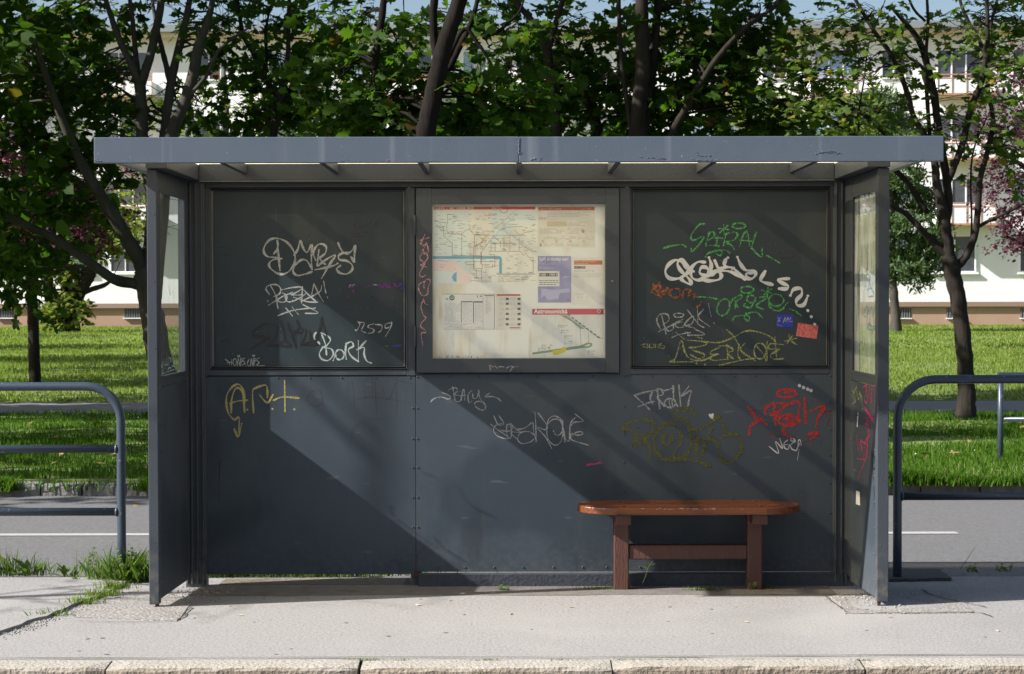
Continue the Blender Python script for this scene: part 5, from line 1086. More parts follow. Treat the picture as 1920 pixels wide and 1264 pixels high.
strokes('graffiti_tag', 'faint red handwriting on the left board', 1, [
    [(1200, 75), (1160, 85), (1145, 130), (1125, 180), (1120, 245), (1135, 262)], [(1110, 140), (1165, 132)], [(1175, 140), (1180, 165), (1205, 160), (1210, 140)], [(1245, 138), (1225, 150), (1240, 165)], [(1300, 90), (1265, 165)], [(1300, 135), (1270, 150), (1305, 162)], el(1160, 225, 18, 14), [(1200, 200), (1190, 215), (1185, 235)], [(1235, 195), (1225, 230)], [(1265, 190), (1250, 225)], [(1180, 210), (1270, 205)],
    [(1065, 640), (1085, 690)], [(1065, 655), (1090, 650), (1080, 675), (1110, 690)], [(1120, 660), (1160, 680), (1175, 650), (1180, 690)], [(1225, 645), (1225, 690)], [(1235, 670), (1262, 650), (1262, 692)], [(1280, 670), (1300, 680)], [(1045, 745), (1120, 742)], [(1210, 740), (1230, 760), (1250, 730), (1240, 770)], [(1265, 755), (1300, 745)], [(1345, 740), (1350, 765)], [(1405, 715), (1420, 750), (1410, 760)], [(1430, 740), (1455, 745)], [(1070, 800), (1150, 790)],
    [(180, 860), (325, 855)], [(200, 650), (215, 700)], [(285, 640), (290, 690)], [(190, 970), (240, 955), (265, 975)], [(195, 1010), (260, 985)], [(205, 312), (260, 318)], [(190, 360), (255, 362)]], 5, FA, YB)
# right board
strokes('graffiti_tag', 'green crayon tag reading SPIRAL with a star above', 2, [
    [(603, 150), (560, 155), (505, 230), (520, 262), (590, 235), (585, 262), (512, 342), (505, 320)], [(638, 205), (615, 260), (608, 302)], [(625, 215), (660, 205), (665, 235), (625, 262)], [(690, 240), (680, 298)], [(670, 245), (722, 248)], [(632, 300), (690, 300), (700, 310)],
    [(748, 215), (730, 300)], [(740, 222), (800, 205), (830, 225), (800, 262), (750, 275), (790, 300), (805, 325)], [(845, 300), (862, 240), (895, 200), (912, 300)], [(840, 262), (930, 268)], [(958, 208), (930, 300), (930, 320), (995, 380), (1000, 320)],
    [(732, 155), (735, 215)], [(697, 180), (770, 188)], [(760, 160), (705, 210)], el(838, 162, 46, 20, -90, 270), [(312, 318), (380, 300), (440, 295), (468, 308)], [(1030, 368), (1080, 395), (1122, 420)],
    [(605, 378), (630, 350), (720, 330), (768, 345), (770, 358)], [(655, 345), (690, 330), (722, 345), (705, 370), (680, 355)]], 11, GN, YB)
strokes('graffiti_tag', 'very thick white tag trailing down to the right', 2, [
    [(470, 455), (450, 420), (400, 400), (350, 430), (325, 480), (350, 525), (410, 530), (470, 500), (490, 455), (460, 410), (430, 400), (410, 425), (430, 470), (470, 510), (500, 545), (500, 570), (450, 545), (440, 520), (520, 480)],
    [(600, 415), (550, 415), (505, 460), (510, 520), (560, 540), (615, 505), (620, 460), (580, 450), (565, 490), (610, 510), (660, 500)], [(630, 385), (645, 430), (640, 480)], [(590, 540), (640, 545), (700, 535), (715, 505), (690, 480), (650, 505)], [(670, 405), (690, 450)], [(760, 385), (745, 400), (740, 440), (800, 455)], [(640, 490), (700, 475), (770, 480), (830, 505), (880, 535)], [(700, 460), (790, 455), (880, 535)],
    [(828, 382), (850, 430), (885, 470), (935, 475), (955, 500), (930, 530), (895, 525), (890, 495), (930, 490)],
    [(1020, 480), (990, 535), (1010, 555), (1070, 572)], [(1185, 530), (1110, 535), (1140, 560), (1180, 580), (1170, 600), (1120, 600)], [(1198, 645), (1220, 605), (1270, 600), (1275, 640), (1240, 680), (1245, 715), (1290, 712), (1318, 652)]], 21, WP, YB)
strokes('graffiti_tag', 'three white dots at the end of the thick white tag', 2, [(20, [(1318, 752)]), (20, [(1342, 795)]), (20, [(1366, 848)])], 20, WP, YB)
strokes('graffiti_tag', 'thin white drips of the thick tag', 2, [[(652, 440), (652, 495)], [(788, 450), (790, 478)]], 6, WP, YB)
strokes('graffiti_tag', 'orange crayon scrawl at the left of the right board', 2, [
    [(225, 615), (270, 580), (280, 555), (290, 600), (265, 610), (245, 590), (275, 570)], [(240, 570), (270, 620), (320, 615)], [(230, 625), (300, 650), (340, 590), (350, 640)], el(395, 630, 38, 32, -60, 290), [(445, 665), (455, 610), (500, 610), (480, 650), (530, 640), (525, 668)], [(575, 690), (560, 720), (540, 725)], [(255, 600), (290, 660)]], 13, OR, YB)
strokes('graffiti_tag', 'green crayon tag reading ORGZO with a halo', 2, [
    el(730, 730, 42, 60, -120, 250, 14, 22), [(800, 668), (770, 720)], [(800, 668), (845, 645), (858, 662), (815, 695), (830, 730)], [(812, 668), (812, 735)], el(925, 672, 32, 26, -20, 300), [(955, 665), (920, 730), (870, 718), (880, 705)], el(895, 608, 46, 24, -90, 290), [(985, 660), (1040, 660), (960, 715), (1010, 745)], el(1098, 680, 52, 42, -100, 260), [(1045, 690), (1060, 735), (1110, 755), (1150, 735), (1165, 710), (1178, 698)],
    [(1040, 592), (1035, 655)], [(1000, 610), (1075, 635)], [(1065, 602), (1010, 645)], [(548, 658), (620, 660), (688, 672)], [(1195, 742), (1235, 760), (1272, 788)], [(795, 822), (810, 795), (870, 785), (910, 770), (960, 765), (1000, 800)], [(890, 770), (875, 800), (900, 825), (915, 800), (890, 785)]], 11, GN, YB)
strokes('graffiti_tag', 'grey tag reading BEEN on the right board', 2, [
    [(290, 880), (265, 820), (290, 778), (340, 780), (350, 820), (310, 850)], [(300, 785), (330, 915)], [(280, 900), (380, 850), (440, 830)], [(320, 860), (345, 895), (380, 880), (380, 845)], el(418, 785, 36, 14, 0, 360), [(445, 815), (395, 840), (410, 870), (450, 868)], [(450, 860), (510, 845), (520, 790), (460, 850), (530, 875)], [(480, 750), (560, 850), (595, 870)], [(548, 735), (552, 850)], [(590, 745), (555, 800), (632, 862)], [(372, 940), (420, 920), (500, 905)], [(400, 905), (455, 950)], [(470, 900), (490, 930)], [(530, 882), (600, 920), (480, 925)], [(625, 705), (645, 795)], [(664, 838), (668, 843)]], 8, GR, YB)
strokes('graffiti_tag', 'wide yellow green tag along the bottom of the right board', 2, [
    [(355, 1110), (395, 1085), (435, 960), (460, 1040), (500, 1090), (580, 1100), (680, 1060)], [(355, 1110), (520, 1110)], [(470, 958), (600, 970), (610, 990), (530, 1010), (490, 1010)], [(520, 1030), (600, 1060), (560, 1090), (500, 1060)], [(550, 940), (580, 945)], [(600, 968), (700, 975), (800, 940), (870, 900), (940, 895), (1040, 925), (1095, 970)], [(752, 885), (800, 930), (840, 1000)],
    [(700, 1010), (640, 1040), (650, 1060), (700, 1055), (640, 1080), (660, 1100), (760, 1090)], [(700, 1000), (760, 1000), (800, 1030), (760, 1050), (800, 1090)], [(755, 990), (760, 1095)], [(840, 990), (830, 1060), (850, 1095)], [(880, 980), (850, 1030), (950, 1100)], el(985, 1035, 42, 55, -60, 300), [(960, 1000), (1010, 1060), (1030, 1100), (1035, 970)], [(1150, 990), (1060, 985), (1050, 1020), (1120, 1020), (1060, 1060), (1080, 1090), (1150, 1088)], [(1090, 940), (1100, 1090)], [(700, 1135), (850, 1100), (950, 1085)],
    [(1185, 920), (1200, 960), (1240, 990)], [(1160, 965), (1240, 945)], [(1210, 930), (1175, 980)]], 10, YL, YB)
strokes('graffiti_tag', 'yellow green dots below the wide tag', 2, [(14, [(540, 1120)]), (14, [(602, 1128)]), (14, [(704, 1134)]), (12, [(1098, 1092)])], 14, YL, YB)
strokes('graffiti_tag', 'tiny pale tag low on the left of the right board', 2, [[(155, 990), (185, 985), (165, 1000), (195, 1010)], [(200, 985), (200, 1015)], [(200, 998), (225, 985)], [(215, 990), (215, 1012), (240, 1010), (245, 985)], [(255, 985), (255, 1010)], [(250, 995), (275, 985)], [(300, 980), (280, 995), (320, 1000), (310, 1018), (290, 1012)], [(270, 1005), (285, 1010)]], 5, YL, YB)
strokes('graffiti_tag', 'faint red scribble at the upper right', 2, [[(1110, 355), (1130, 345), (1150, 352), (1170, 340), (1200, 350), (1230, 335), (1270, 345)], [(1130, 388), (1190, 385), (1225, 378)], [(1240, 330), (1262, 318)]], 7, FA, YB)
# frames
strokes('graffiti_tag', 'pink looping line written down the case door frame', 3, [
    [(62, 395), (85, 350), (95, 325)], [(60, 365), (125, 345)], [(68, 375), (85, 400), (110, 385), (75, 440)], [(108, 378), (120, 440), (95, 460), (85, 430)], [(62, 480), (80, 450), (110, 455), (115, 490), (90, 510), (62, 490), (65, 465)], [(118, 480), (90, 520), (68, 535), (110, 545)], [(100, 515), (75, 560), (60, 590), (75, 612), (100, 600)],
    [(100, 640), (60, 660), (55, 700), (80, 738), (112, 730), (120, 680), (132, 650), (125, 628), (95, 640), (90, 690)], [(75, 790), (88, 760), (95, 790), (115, 800)], [(88, 765), (70, 810), (85, 870), (102, 890), (72, 925), (70, 950), (100, 975), (98, 990), (72, 995), (82, 1075)]], 7, PK, ('Y', YC))
strokes('graffiti_tag', 'worn white scrawl on the lower case frame', 3, [[(535, 1212), (540, 1240)], [(545, 1215), (560, 1222)], [(575, 1218), (585, 1228)], [(600, 1220), (630, 1222)], [(650, 1228), (680, 1215), (690, 1222), (675, 1248)], [(700, 1222), (725, 1220)]], 8, GR, ('Y', YC))
# lower sheets
strokes('graffiti_tag', 'yellow tag reading A.r.t. with arrows', 4, [
    [(215, 335), (215, 250), (240, 165), (275, 152), (300, 200), (315, 330)], [(205, 265), (265, 248), (335, 242)], [(315, 300), (312, 200), (290, 140), (260, 122), (215, 150), (180, 210), (180, 290), (200, 350), (240, 388), (272, 370), (272, 480)], [(238, 460), (268, 515), (292, 418)],
    [(382, 335), (375, 180), (400, 150), (470, 128), (485, 160), (485, 220)], [(428, 205), (485, 260), (527, 202)], [(615, 98), (618, 325)], [(532, 242), (600, 218), (722, 226)]], 13, YT, smooth=True)
strokes('graffiti_tag', 'yellow dots of the A.r.t. tag', 4, [(13, [(335, 313)]), (14, [(523, 307)]), (16, [(687, 310)])], 14, YT)
strokes('graffiti_tag', 'faint dark red strokes on the left lower sheet', 4, [[(1085, 95), (1090, 180)], [(1120, 95), (1130, 180), (1138, 290)], [(1215, 90), (1220, 330)], [(1270, 80), (1275, 240)], [(1290, 110), (1305, 340)], [(1350, 150), (1390, 240), (1450, 110)], [(1452, 75), (1458, 360)], [(1460, 90), (1570, 120)], [(1530, 150), (1520, 340)], [(1150, 230), (1300, 220), (1560, 260)], el(845, 225, 60, 60, 0, 330), [(830, 180), (850, 280)], [(880, 160), (910, 300)], [(1115, 530), (1130, 460), (1170, 420), (1215, 400)], [(1260, 460), (1300, 440), (1308, 455), (1275, 465)], [(1235, 380), (1380, 382)]], 4, FA)
strokes('graffiti_tag', 'small grey tag reading BACY between two curved arrows', 5, [
    [(132, 305), (165, 275), (225, 262), (290, 280), (312, 262), (285, 240), (232, 222)], [(330, 168), (340, 230), (350, 280)], [(290, 205), (330, 180), (370, 185), (365, 215), (340, 240), (400, 250), (405, 290), (370, 305), (345, 280)], [(405, 280), (430, 190), (440, 290)], [(412, 250), (445, 248)], [(500, 205), (470, 240), (475, 310), (500, 300)], [(510, 230), (515, 270), (545, 270), (560, 230)], [(565, 198), (575, 270), (620, 330), (622, 370), (585, 378), (540, 350), (530, 315), (565, 300), (590, 310)], [(665, 225), (622, 255), (690, 258), (740, 275), (765, 300)]], 10, GR)
strokes('graffiti_tag', 'wide grey tag reading BERKONE in the middle of the lower sheet', 5, [
    [(700, 430), (740, 510), (790, 500), (745, 428)], [(672, 505), (720, 545), (770, 580), (850, 635)], [(770, 500), (715, 520), (698, 560), (730, 610), (800, 635), (850, 630), (860, 580), (850, 520), (820, 510), (815, 580), (830, 630)], [(760, 560), (830, 570), (870, 540), (850, 500)], [(850, 590), (910, 640)], [(860, 505), (900, 550), (945, 580), (870, 575)], [(900, 550), (960, 548), (1010, 520), (1050, 492), (1060, 580), (1085, 660)],
    [(1060, 600), (1020, 575), (960, 575), (920, 610), (920, 655), (960, 682), (1030, 665), (1060, 640)], [(1070, 400), (1078, 520), (1080, 665)], [(1098, 402), (1140, 460), (1185, 530), (1160, 555), (1090, 535), (1165, 620), (1220, 722)],
    [(1235, 565), (1260, 602), (1300, 595), (1320, 540), (1300, 460), (1240, 432), (1190, 470), (1175, 560), (1195, 650), (1250, 695), (1300, 670), (1320, 600)], [(1190, 500), (1230, 465), (1290, 470), (1330, 560), (1340, 670)], [(1320, 470), (1325, 600), (1375, 660), (1385, 540)], [(1432, 415), (1505, 478), (1420, 490), (1380, 540), (1400, 480), (1440, 445)], [(1410, 610), (1440, 580), (1490, 575), (1500, 595), (1450, 605), (1400, 590), (1395, 640), (1450, 665), (1550, 695)]], 9, GR)
strokes('graffiti_tag', 'small pink dash right of the middle', 5, [[(1535, 878), (1590, 862), (1670, 855)], [(1545, 868), (1610, 870), (1660, 848)]], 10, MG)
strokes('graffiti_tag', 'grey tag reading FRAK under the right board', 6, [
    [(205, 215), (290, 190), (380, 172)], [(210, 218), (290, 290), (325, 325)], [(240, 302), (310, 275), (360, 262)], [(345, 190), (330, 240), (350, 280)], [(385, 165), (395, 240), (405, 318)], [(385, 165), (420, 170), (428, 210), (385, 225), (440, 300)], el(485, 275, 45, 35, -120, 220), [(430, 180), (500, 160), (510, 140), (515, 240), (545, 300)], [(480, 260), (485, 300)], [(500, 255), (505, 295)], [(555, 135), (568, 295)], [(632, 145), (575, 220), (650, 175), (635, 240), (625, 298)]], 12, GR)
strokes('graffiti_tag', 'large dull olive sprayed tag left of the bench end', 6, [
    [(110, 480), (170, 430), (260, 405), (340, 415), (365, 450), (320, 530), (230, 610)], [(115, 475), (190, 500), (230, 540), (190, 610)], [(240, 470), (290, 570), (330, 640), (325, 715)], [(380, 510), (430, 455)], [(355, 560), (380, 500), (450, 440), (520, 450), (570, 520), (560, 600), (510, 680), (510, 720)], [(355, 560), (370, 640), (410, 690), (430, 710)], [(430, 560), (440, 525), (490, 520), (500, 560), (460, 610), (430, 570)],
    [(500, 390), (510, 350), (590, 325), (670, 330), (680, 370)], [(500, 395), (560, 405), (610, 390), (630, 440), (635, 490)], [(630, 470), (700, 480), (800, 430), (860, 380), (900, 440), (935, 515)], [(640, 500), (650, 600), (620, 670), (560, 700)], [(700, 490), (690, 570), (700, 680), (745, 680), (760, 570)], [(650, 565), (750, 560), (845, 575)], [(820, 470), (790, 520), (845, 575)], [(890, 545), (960, 520), (1030, 540), (1050, 600), (1020, 690), (950, 745), (890, 710), (860, 640), (870, 600)], [(420, 715), (600, 715), (700, 735), (800, 765)]], 24, OL)
strokes('graffiti_tag', 'red sprayed tag reading FRAK with a halo and an arrow', 6, [
    el(1398, 200, 75, 32, -70, 290), [(1385, 190), (1400, 175), (1410, 195)], [(1100, 310), (1140, 370), (1240, 440)], [(1120, 450), (1180, 410), (1210, 395)], [(1105, 520), (1110, 460)], [(1230, 360), (1230, 320), (1280, 280), (1350, 275), (1380, 300), (1330, 350), (1270, 365)], [(1300, 290), (1310, 400), (1310, 445)], [(1290, 360), (1340, 380)], [(1340, 340), (1400, 290), (1495, 270), (1490, 380), (1500, 430)], el(1410, 410, 75, 45, -160, 200), [(1385, 400), (1430, 380), (1445, 430), (1400, 430)], [(1400, 450), (1370, 490), (1400, 530), (1440, 545)], [(1410, 380), (1415, 440)],
    [(1538, 240), (1550, 430)], [(1555, 350), (1690, 300), (1640, 400), (1630, 460)], [(1555, 520), (1645, 510), (1590, 560)]], 21, RD)
strokes('graffiti_tag', 'thin fading red spray around the red tag', 6, [[(1085, 310), (1150, 315)], [(1100, 335), (1200, 330)], [(1215, 490), (1270, 525), (1350, 535), (1450, 550)], [(1530, 580), (1600, 560), (1650, 520)], [(1640, 265), (1700, 300)], [(1690, 340), (1760, 330), (1700, 350), (1755, 370)], [(1740, 390), (1715, 440), (1740, 450)], [(1370, 300), (1300, 330)]], 8, gm('red_overspray', (0.30, 0.02, 0.02), .5))
strokes('graffiti_tag', 'white thin tag reading NOEF under the red one', 6, [[(1262, 615), (1335, 668), (1310, 575), (1365, 630), (1345, 555)], [(1405, 565), (1378, 590), (1382, 625), (1410, 635), (1420, 600)], [(1385, 600), (1405, 600)], [(1468, 570), (1440, 545), (1430, 570), (1465, 575), (1430, 600), (1440, 635), (1480, 640), (1490, 570), (1505, 568), (1512, 605)], [(1470, 650), (1500, 590)], [(1495, 640), (1482, 720)]], 7, WP)
strokes('graffiti_tag', 'four white dots above the red tag', 6, [(25, [(1498, 137)]), (25, [(1530, 152)]), (25, [(1562, 165)]), (25, [(1588, 176)])], 25, WP)
strokes('paint_blob', 'white blob on the olive tag', 6, [[(798, 368), (815, 385), (828, 408)], [(818, 366), (812, 385)]], 20, WP)
strokes('paint_run', 'dark drip mark low on the left sheet', 4, [[(128, 700), (126, 780), (124, 990)]], 7, BK)
# stickers on the right board
def sticker(name, label, pxs, mat, Y):
    b = MB(); P = [W(x, y, Y) for x, y in pxs]; b.poly([(p.x, Y-.0008, p.z) for p in P]); return b.build(name, mat, sh, label=label)
SK = [(2, q) for q in ()]
def f2(x, y): return 1160+x*.26895, 380+y*.26895
sticker('sticker', 'blue square sticker with white scrawl', [f2(1098, 868), f2(1215, 870), f2(1215, 782), f2(1102, 780)], M('blue_sticker', (0.02, 0.025, 0.30), .4, (.03, .04, .42), 40), DW+.016)
strokes('graffiti_tag', 'white scrawl on the blue sticker', 2, [[(1110, 800), (1125, 830)], [(1130, 800), (1108, 832)], [(1105, 850), (1140, 862)], [(1148, 840), (1160, 800), (1165, 832), (1180, 800), (1182, 835)], [(1200, 800), (1190, 825), (1212, 830)]], 4, WM, ('Y', DW+.0148))
RS = M('red_sticker', (0.50, 0.03, 0.035), .4, (.65, .25, .22), 90, detail=1)
sticker('sticker', 'red rectangular sticker covered in small print', [f2(1236, 930), f2(1380, 950), f2(1392, 858), f2(1250, 838)], RS, DW+.016)
# right side wall (inside face)
PR = ('X', XRi+.004)
strokes('graffiti_tag', 'lime scribble on the right side sheet', 8, [[(98, 625), (110, 690), (118, 620), (104, 650)], [(98, 700), (112, 690)], [(118, 615), (125, 680), (132, 640), (138, 690)], [(130, 650), (142, 670), (148, 735)]], 7, YL, PR)
strokes('graffiti_tag', 'red and pink scribble on the right side sheet', 8, [[(150, 620), (165, 615), (155, 680), (165, 700)], [(160, 615), (172, 690), (176, 620)], [(180, 640), (185, 695), (192, 620), (205, 615)], [(200, 630), (205, 690)], [(118, 855), (125, 920), (140, 870), (138, 960)], [(160, 760), (180, 840), (160, 880), (150, 960)], [(175, 770), (165, 930), (125, 1055)], [(145, 880), (170, 900), (165, 960)], [(120, 960), (160, 965)], [(218, 690), (220, 720)]], 8, MG, PR)
strokes('graffiti_tag', 'thick pink slash on the right side sheet', 8, [(22, [(158, 725), (195, 778)]), (14, [(160, 800), (172, 770)])], 18, MG, PR)
strokes('graffiti_tag', 'white patch and blob on the right side sheet', 8, [(22, [(122, 770), (120, 800)]), (10, [(124, 745), (124, 765)])], 14, WP, PR)
pq = [WX(1560+x*.396, 480+y*.396, XRi+.003) for x, y in ((113, 1175), (133, 1182), (131, 1118), (114, 1110))]
MB().poly([tuple(p) for p in pq]).build('sticker', ink((.72, .72, .70)), sh, label='small white label on the right side sheet')
strokes('graffiti_tag', 'black scribble near the front edge of the right side sheet', 8, [[(188, 935), (205, 960), (190, 1000), (210, 1010)], [(190, 930), (196, 1060)], [(200, 940), (208, 1040)], [(196, 1090), (202, 1140)], [(204, 1100), (210, 1170)], [(198, 1150), (204, 1190)]], 8, BK, PR)
strokes('graffiti_tag', 'blue scrawl across the right side window', 8, [
    [(150, 220), (152, 160), (160, 140)], [(165, 145), (168, 190), (195, 190)], [(176, 90), (185, 150), (200, 180)], [(165, 160), (190, 150)], [(180, 100), (172, 180)], [(190, 120), (200, 190)], [(158, 240), (150, 280), (165, 285), (170, 250), (160, 235)], [(175, 230), (178, 300), (185, 240)], [(190, 225), (195, 290), (205, 215), (215, 290)], [(165, 300), (170, 345), (178, 300), (180, 395)], [(180, 310), (190, 370), (200, 300), (205, 345)], [(175, 350), (210, 340), (228, 305)], [(215, 270), (225, 305)], [(170, 320), (195, 335), (215, 320)]], 6, BL, ('X', XRi+.019))
strokes('graffiti_tag', 'pale scratched letters at the foot of the left side window', 9, [
    [(890, 940), (898, 945)], [(905, 970), (905, 905), (915, 935), (925, 895), (925, 960)], [(933, 885), (935, 945)], [(933, 918), (948, 912)], [(948, 880), (950, 945)], [(958, 870), (958, 930), (968, 930)], [(962, 875), (972, 890), (965, 905)], [(975, 865), (975, 920), (990, 915), (990, 860)], [(895, 975), (990, 940)], [(950, 470), (960, 520), (965, 460)], [(972, 500), (978, 540)]], 7, TQ, ('X', XLi-.019))

SC = 0.8
# ================================================================== BENCH
BY0 = 0.53
bn = empty('wooden_bench', (xW(1293, .7), .72, gz(.7)), 'reddish brown wooden bench with rounded seat in front of the shelter wall', 'bench')
zs = zW(953.5, BY0); zu = zW(967, BY0)
bx0, bx1 = xW(1083.5, BY0+.1), xW(1503.5, BY0+.1); d0, d1 = BY0, BY0+.37; mid = (d0+d1)/2
def halfseat(y0, y1, front):
    L = []
    n = 16
    r = 0.32
    def inset(t): return r*(1-math.sqrt(max(0, 1-t*t)))     # t = 0 middle, 1 edge
    ys_ = [y0+(y1-y0)*i/n for i in range(n+1)]
    left = [(bx0+inset(min(.985, abs(y-mid)/((d1-d0)/2)))*.75, y) for y in ys_]; right = [(bx1-inset(min(.985, abs(y-mid)/((d1-d0)/2)))*.75, y) for y in ys_]
    return right + left[::-1] if True else L
rw = random.Random(8)
for y0, y1 in ((d0, d0+.121), (d0+.1245, d0+.2455), (d0+.249, d1)):
    o = MB().prism([(x+rw.uniform(-.002, .002), y) for x, y in halfseat(y0, y1, 1)], zu, zs+rw.uniform(-.0015, .0015)).build('seat_plank', BENCH, bn, bevel=0.005)
for px0, px1, pb_, cx0, cx1 in ((1150.5, 1179, 1098, 1154, 1183), (1402, 1430, 1093, 1411, 1440)):
    X0, X1 = xW(px0, .69), xW(px1, .69); zl = gz(.69)-.02
    MB().box(X0, X1, .69, .775, zl, zu-.001).build('leg', BENCHLEG, bn, bevel=0.006)
    MB().box(xW(cx0, .57), xW(cx1, .57), .56, .689, zW(985, .56), zu-.0015).build('cross_block', BENCHLEG, bn, bevel=0.004)
    MB().box(xW(cx0, .57), xW(cx1, .57), .776, .87, zW(985, .56), zu-.0015).build('cross_block', BENCHLEG, bn, bevel=0.004)
MB().box(xW(1179, .7)+.001, xW(1402, .7)-.001, .70, .765, zW(1050, .7), zW(1023, .7)).build('stretcher', BENCHLEG, bn, bevel=0.006)

b = MB(); rc = random.Random(31)
for _ in range(46):
    u = rc.choice([(1258, 1345), (1258, 1345), (1180, 1400), (1110, 1135)]); x = xW(rc.uniform(*u), BY0); z = zs-rc.uniform(.0, .006); r = rc.uniform(.0015, .006)
    b.box(x-r, x+r*rc.uniform(.6, 1.6), BY0-.0008, BY0+.004, z-rc.uniform(.0008, .0025), z)
b.build('paint_chips', M('bare_wood', (.50, .42, .34), .8), bn, kind='stuff')
for px in (1166, 1422):
    for dy in (.08, .29):
        X = xW(px, .7); MB().tube([(X, BY0+dy, zs-.002), (X, BY0+dy, zs+.003), (X, BY0+dy, zs+.0045)], [.009, .009, .004], 10).build('bolt_head', RUST, bn, smooth=True)
# ================================================================== RAILINGS
def railing(side):
    Yf = 1.10
    if side < 0:
        xp, zt, r, xe, rails, lab = W(227, 850, Yf).x, zW(723, Yf), .19, -5.2, (zW(840, Yf), zW(958, Yf)), 'grey tube railing with two middle rails left of the shelter'
    else:
        xp, zt, r, xe, rails, lab = W(1683, 850, Yf).x, zW(713, Yf), .21, 5.4, (zW(932, Yf),), 'dark grey tube railing with one low rail right of the shelter'
    f = empty('tube_railing', (xp, Yf, gz(1.1)), lab, 'railing')
    pts = [(xp, Yf, -.12), (xp, Yf, .2), (xp, Yf, .5), (xp, Yf, zt-r)] + [(xp+side*(r-r*math.cos(a)), Yf, zt-r+r*math.sin(a)) for a in [R(q) for q in (15, 30, 45, 60, 75)]] + [(xp+side*r, Yf, zt), (xp+side*.6, Yf, zt), (xe, Yf, zt)]
    pts += [(xe+side*(r*math.sin(a)), Yf, zt-r+r*math.cos(a)) for a in [R(q) for q in (30, 60)]] + [(xe+side*r, Yf, zt-r), (xe+side*r, Yf, -.12)]
    MB().tube(pts, .0245, 20).build('bent_frame_tube', FENCE, f, smooth=True)
    for z in rails:
        MB().tube([(xp, Yf, z), (xp+side*1, Yf, z), (xe+side*r, Yf, z)], .0225, 18).build('rail', FENCE, f, smooth=True)
        MB().tube([(xp+side*.020, Yf, z), (xp+side*.026, Yf, z), (xp+side*.033, Yf, z)], [.027, .0275, .023], 18).build('weld_collar', FENCE, f, smooth=True)
    MB().tube([((xp+xe)/2-side*(.15), Yf, -.12), ((xp+xe)/2-side*.15, Yf, .5), ((xp+xe)/2-side*.15, Yf, zt)], .022, 16).build('post', FENCE, f, smooth=True) if abs((xp+xe)/2) > 3.4 else None
railing(-1); railing(1)
Yg = G(1874, 862, 0.03).y; xg = W(1876, 800, Yg).x
f = empty('tube_railing', (xg, Yg, .02), 'distant grey railing standing in the grass strip at the right edge', 'railing')
for k in range(3):
    MB().tube([(xg+k*1.4, Yg, -.05), (xg+k*1.4, Yg, .4), (xg+k*1.4, Yg, zW(703, Yg))], .027, 14).build('post', FENCE, f, smooth=True)
MB().box(xg-.03, xg+2.9, Yg-.03, Yg+.03, zW(707, Yg), zW(700, Yg)).build('top_bar', FENCE, f, bevel=.004)
MB().tube([(xg, Yg, zW(788, Yg)), (xg+1.4, Yg, zW(788, Yg)), (xg+2.8, Yg, zW(788, Yg))], .022, 12).build('rail', FENCE, f, smooth=True)

# ================================================================== WEEDS, TUFTS
def weed(name, label, base, n, h, spread, kind='tuft', mat=WEED, seed=0, w_=.006, group=None):
    rs_ = np.random.RandomState(seed+100); base = Vector(base)
    root = empty(name, base, label, 'weed', group)
    if kind in ('tuft', 'mixed'):
        P = np.stack([base.x+rs_.normal(0, spread[0], n), base.y+rs_.normal(0, spread[1], n), np.full(n, base.z-.005)], 1)
        blades('blades', P, h*rs_.uniform(.4, 1.1, n), np.full(n, w_)*rs_.uniform(.6, 1.3, n), mat, rs_, 0.9, root)['kind'] = 'stuff'
    if kind in ('rosette', 'mixed'):
        m_ = 12 if kind == 'rosette' else n//6
        A = rs_.uniform(0, 6.28, m_); e = rs_.uniform(.25, 1.3, m_)
        ax = np.stack([np.cos(A)*np.cos(e), np.sin(A)*np.cos(e), np.sin(e)], 1); nn = np.stack([-np.cos(A)*np.sin(e), -np.sin(A)*np.sin(e), np.cos(e)], 1)
        sp_ = (0.015, .015) if kind == 'rosette' else spread
        P = np.stack([base.x+rs_.normal(0, sp_[0], m_), base.y+rs_.normal(0, sp_[1], m_), np.full(m_, base.z)], 1)
        half = np.array([(0, 0, 0), (.05, .1, 0), (.07, .3, 0), (.13, .38, 0), (.09, .45, 0), (.17, .62, -.02), (.13, .8, -.06), (0, 1, -.12)])
        leaf_mesh('leaves', P, ax, nn, h*rs_.uniform(.5, 1.0, m_)*(1 if kind == 'rosette' else .7), mat, half, root)
    if kind in ('sprig', 'mixed'):
        ns = 5 if kind == 'sprig' else max(6, n//40); b = MB(); P, A, N, S_ = [], [], [], []; rr = random.Random(seed)
        for i in range(ns):
            p = Vector((base.x+rr.gauss(0, spread[0]*.8), base.y+rr.gauss(0, spread[1]), base.z-.01)); hh = h*rr.uniform(.6, 1.25); d = Vector((rr.uniform(-.4, .4), rr.uniform(-.3, .3), 1))
            q = [p+d*hh*t_+Vector((.02*math.sin(t_*4+i), 0, 0)) for t_ in (0, .3, .6, 1)]; b.tube(q, [.0016, .0014, .001, .0006], 4)
            for k in range(12):
                t_ = .15+.85*k/12; P.append(p+d*hh*t_); a = rr.uniform(0, 6.28); A.append((math.cos(a), math.sin(a), .5)); N.append((0, -.3, 1)); S_.append(rr.uniform(.012, .03)*(1.2-t_*.6)*(h/.12)**.5)
        b.build('stems', mat, root); leaf_mesh('small_leaves', np.array(P), np.array(A, float), np.array(N, float), np.array(S_), mat, HALF2*np.array([1.4, 1, 1]), root)
    return root
def gb(px, py, z): return G(px, py, z)
WG = 'weeds in the gap between platform and road'
weed('grass_tuft', 'tall wispy grass tuft at the left edge below the railing', gb(12, 1078, -.06), 110, .16, (.05, .03), 'tuft', WEED, 1, .005, WG)
weed('dandelion_plant', 'broad-leaved dandelion below the left railing', gb(50, 1080, -.055), 60, .15, (.05, .02), 'rosette', WEED, 2, group=WG)
